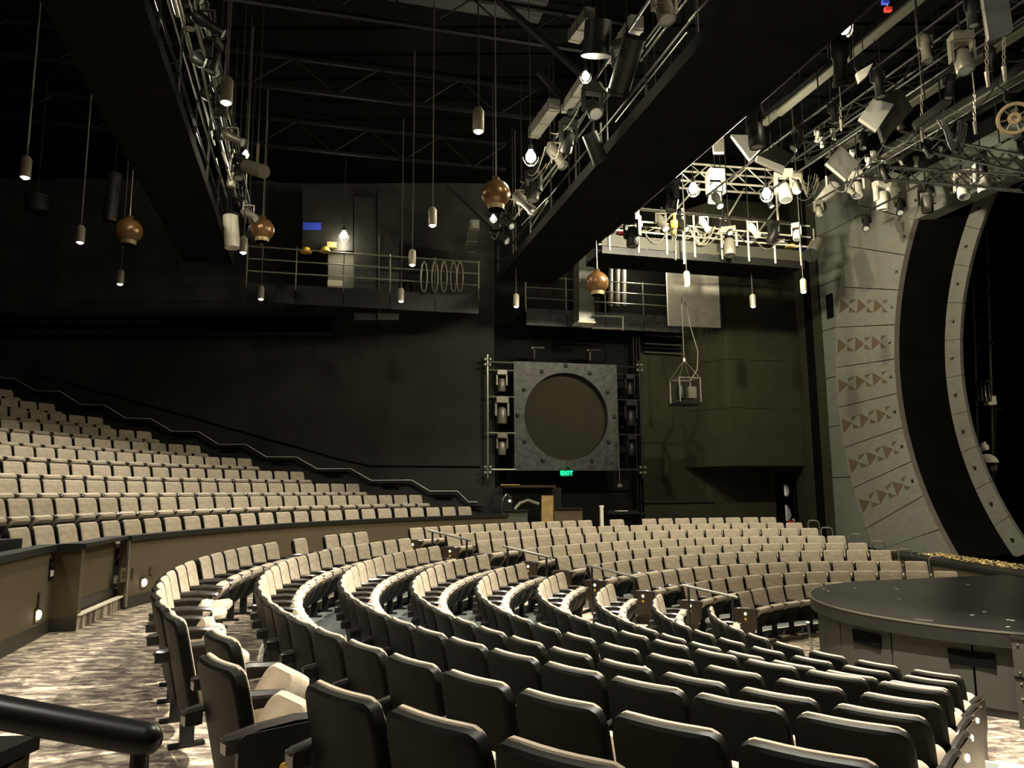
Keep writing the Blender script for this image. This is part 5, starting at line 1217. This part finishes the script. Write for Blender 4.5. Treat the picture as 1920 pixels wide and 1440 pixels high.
cable_group(14, along(4.5, 8.5, -6, -19), 'cable swag drooping along the wide catwalk', 'cables along the wide catwalk', 'cable')
cable_group(16, along(11.5, 8.8, -7, -15.5), 'black cable swag drooping between stage pipes', 'cables over the stage', 'cable_black')
cable_group(14, lambda: (lambda s_: (SW(s_, -17.2, 8.5+rng2.uniform(-.3, .3)), SW(s_+rng2.uniform(.4, 1.2), -17.2, 8.5+rng2.uniform(-.3, .3)), rng2.uniform(.1, .4)))(rng2.uniform(7, 11.6)), 'cable swag on the front of the bridge', 'cables on the bridge front', 'cable')
# lit sheet-metal ducts beside the wide catwalk
for i, (a, c, w_, lab) in enumerate((((1000, 250), (1040, 195), .22, 'shiny duct behind the wide catwalk rail beside the bulb'), ((1060, 205), (1100, 145), .18, 'shiny duct piece below the big black lamp can'), ((1075, 70), (1110, 25), .2, 'shiny duct piece at the top beside the big black lamp can'), ((880, 470), (890, 420), .25, 'shiny upright duct at the wide catwalk end'), ((1150, 110), (1195, 40), .22, 'ribbed metal tray along the wide catwalk rail'))):
    q0, q1 = atZ(*a, 8.9), atZ(*c, 8.9); t_ = thing('metal_duct', q0, lab, 'duct'); MB().beam(q0, q1, w_, w_).build('body', 'duct', t_)
    for u in (.08, .5, .92): MB().beam(q0.lerp(q1, u), q0.lerp(q1, u+.03), w_*1.1, w_*1.1).build('flange', 'rig_grey', t_)
for i, (a, c, w_, lab) in enumerate((((436, 465), (432, 405), .35, 'bright white duct end behind the long catwalk fixtures'), ((205, 415), (215, 330), .3, 'dim grey duct hanging beyond the long catwalk'), ((70, 398), (70, 372), .5, 'dim round drum hanging over the raised block'))):
    q0, q1 = atY(*a, 17), atY(*c, 17); t_ = thing('metal_duct', q0, lab, 'duct'); MB().tube([q0, q1], w_/2, 14).build('body', 'rig_pale' if i == 0 else 'rig_dark', t_, smooth=True); MB().tube([q1, Vector((q1.x, q1.y, 11.5))], .012, 5).build('hanger', 'rig_dark', t_); MB().tube([q1, q1+Vector((0, 0, .05))], w_/2*1.1, 14).build('flange', 'rig_dark', t_)
# slanted roof beams
for i, (a, c, za, zc) in enumerate((((935, 0), (1130, 175), 10.5, 9.3), ((838, 345), (930, 430), 9.2, 8.2), ((1010, 135), (1075, 210), 9.5, 8.8))):
    q0, q1 = atZ(*a, za), atZ(*c, zc); t_ = thing('slanted_brace', q1, f'slanted steel brace running from the ceiling to the wide catwalk, {ORD[i+1]} along', 'brace'); MB().beam(q0, q1, .10, .10).build('bar', 'joist', t_); MB().box(q1, (.2, .2, .06)).build('foot_plate', 'joist', t_)
# suspended cage
p = atW(1285, 735, -20.0); t_ = thing('hanging_rig_cage', p, 'dark cage with instruments hung on cables before the olive wall', 'rig cage')
B_ = [SW(p.dot(AX)+sx*.33, p.dot(TX)+sy*.3, p.z+sz*.38) for sx in (-1, 1) for sy in (-1, 1) for sz in (-1, 1)]
def bi(x, y, z): return B_[x*4+y*2+z]
for x in (0, 1):
    for y in (0, 1): MB().beam(bi(x, y, 0), bi(x, y, 1), .035, .035).build('upright', 'rig_grey', t_)
for z in (0, 1):
    for y in (0, 1): MB().beam(bi(0, y, z), bi(1, y, z), .035, .035).build('bar', 'rig_grey', t_)
    for x in (0, 1): MB().beam(bi(x, 0, z), bi(x, 1, z), .035, .035).build('bar', 'rig_grey', t_)
MB().box(p+Vector((0, 0, -.36)), (.75, .7, .06), M3).build('tray', 'rig_dark', t_)
b = MB(); b.smooth = True; b.lathe([(.0, -.25), (.14, -.2), (.16, 0), (.1, .18), (0, .2)], 12, o=p-AX*.14); b.build('instrument', 'rig_dark', t_); MB().box(p+AX*.16+Vector((0, 0, -.02)), (.26, .28, .34), M3).build('instrument_box', 'rig_grey', t_)
ap_ = p+Vector((0, 0, .95))
for x in (0, 1):
    for y in (0, 1): MB().tube([bi(x, y, 1), ap_], .008, 4).build('bridle', 'chain', t_)
MB().tube([ap_, ap_+Vector((0, 0, 1.9))], .012, 5).build('suspension', 'cable', t_); MB().box(ap_, (.07, .07, .10)).build('shackle', 'chrome', t_)
MB().tube([bi(1, 0, 1), bi(1, 0, 1)+AX*.25+Vector((0, 0, .35)), bi(1, 0, 1)+AX*.30+Vector((0, 0, .9)), bi(1, 0, 1)+AX*.10+Vector((0, 0, 1.6)), bi(1, 0, 1)-AX*.05+Vector((0, 0, 2.4))], .016, 6).build('feed_cable', 'cable', t_, smooth=True)
for px, py, m, lab in ((1660, 4, 'blue', 'small blue shackle at the top over the stage'), (1665, 18, 'red', 'small red strap at the top over the stage')):
    p = atY(px, py, 10.5); t_ = thing('rigging_fitting', p, lab, 'fitting'); MB().box(p, (.10, .06, .06)).build('body', m, t_); MB().tube([p, p+Vector((0, 0, .4))], .012, 5).build('loop', 'chain', t_)
for px, py, m, lab in ((1482, 461, 'yellow', 'yellow cloth lying on the bridge deck'), (1500, 466, 'blue', 'blue cloth lying on the bridge deck'), (1168, 438, 'red', 'red strip lying at the bridge start'), (1462, 455, 'white_plain', 'white cloth lying on the bridge deck')):
    p = atW(px, py, -17.6); t_ = thing('cloth', p, lab, 'cloth'); b = MB(); b.smooth = True; b.lathe([(.0, -.06), (.16, -.05), (.12, .03), (.0, .07)], 7, o=p); b.build('bundle', m, t_)
    MB().box(p+Vector((.12, 0, -.04)), (.15, .1, .04)).build('fold', m, t_)
for o in list(bpy.data.objects):
    if '_o' in o: del o['_o']
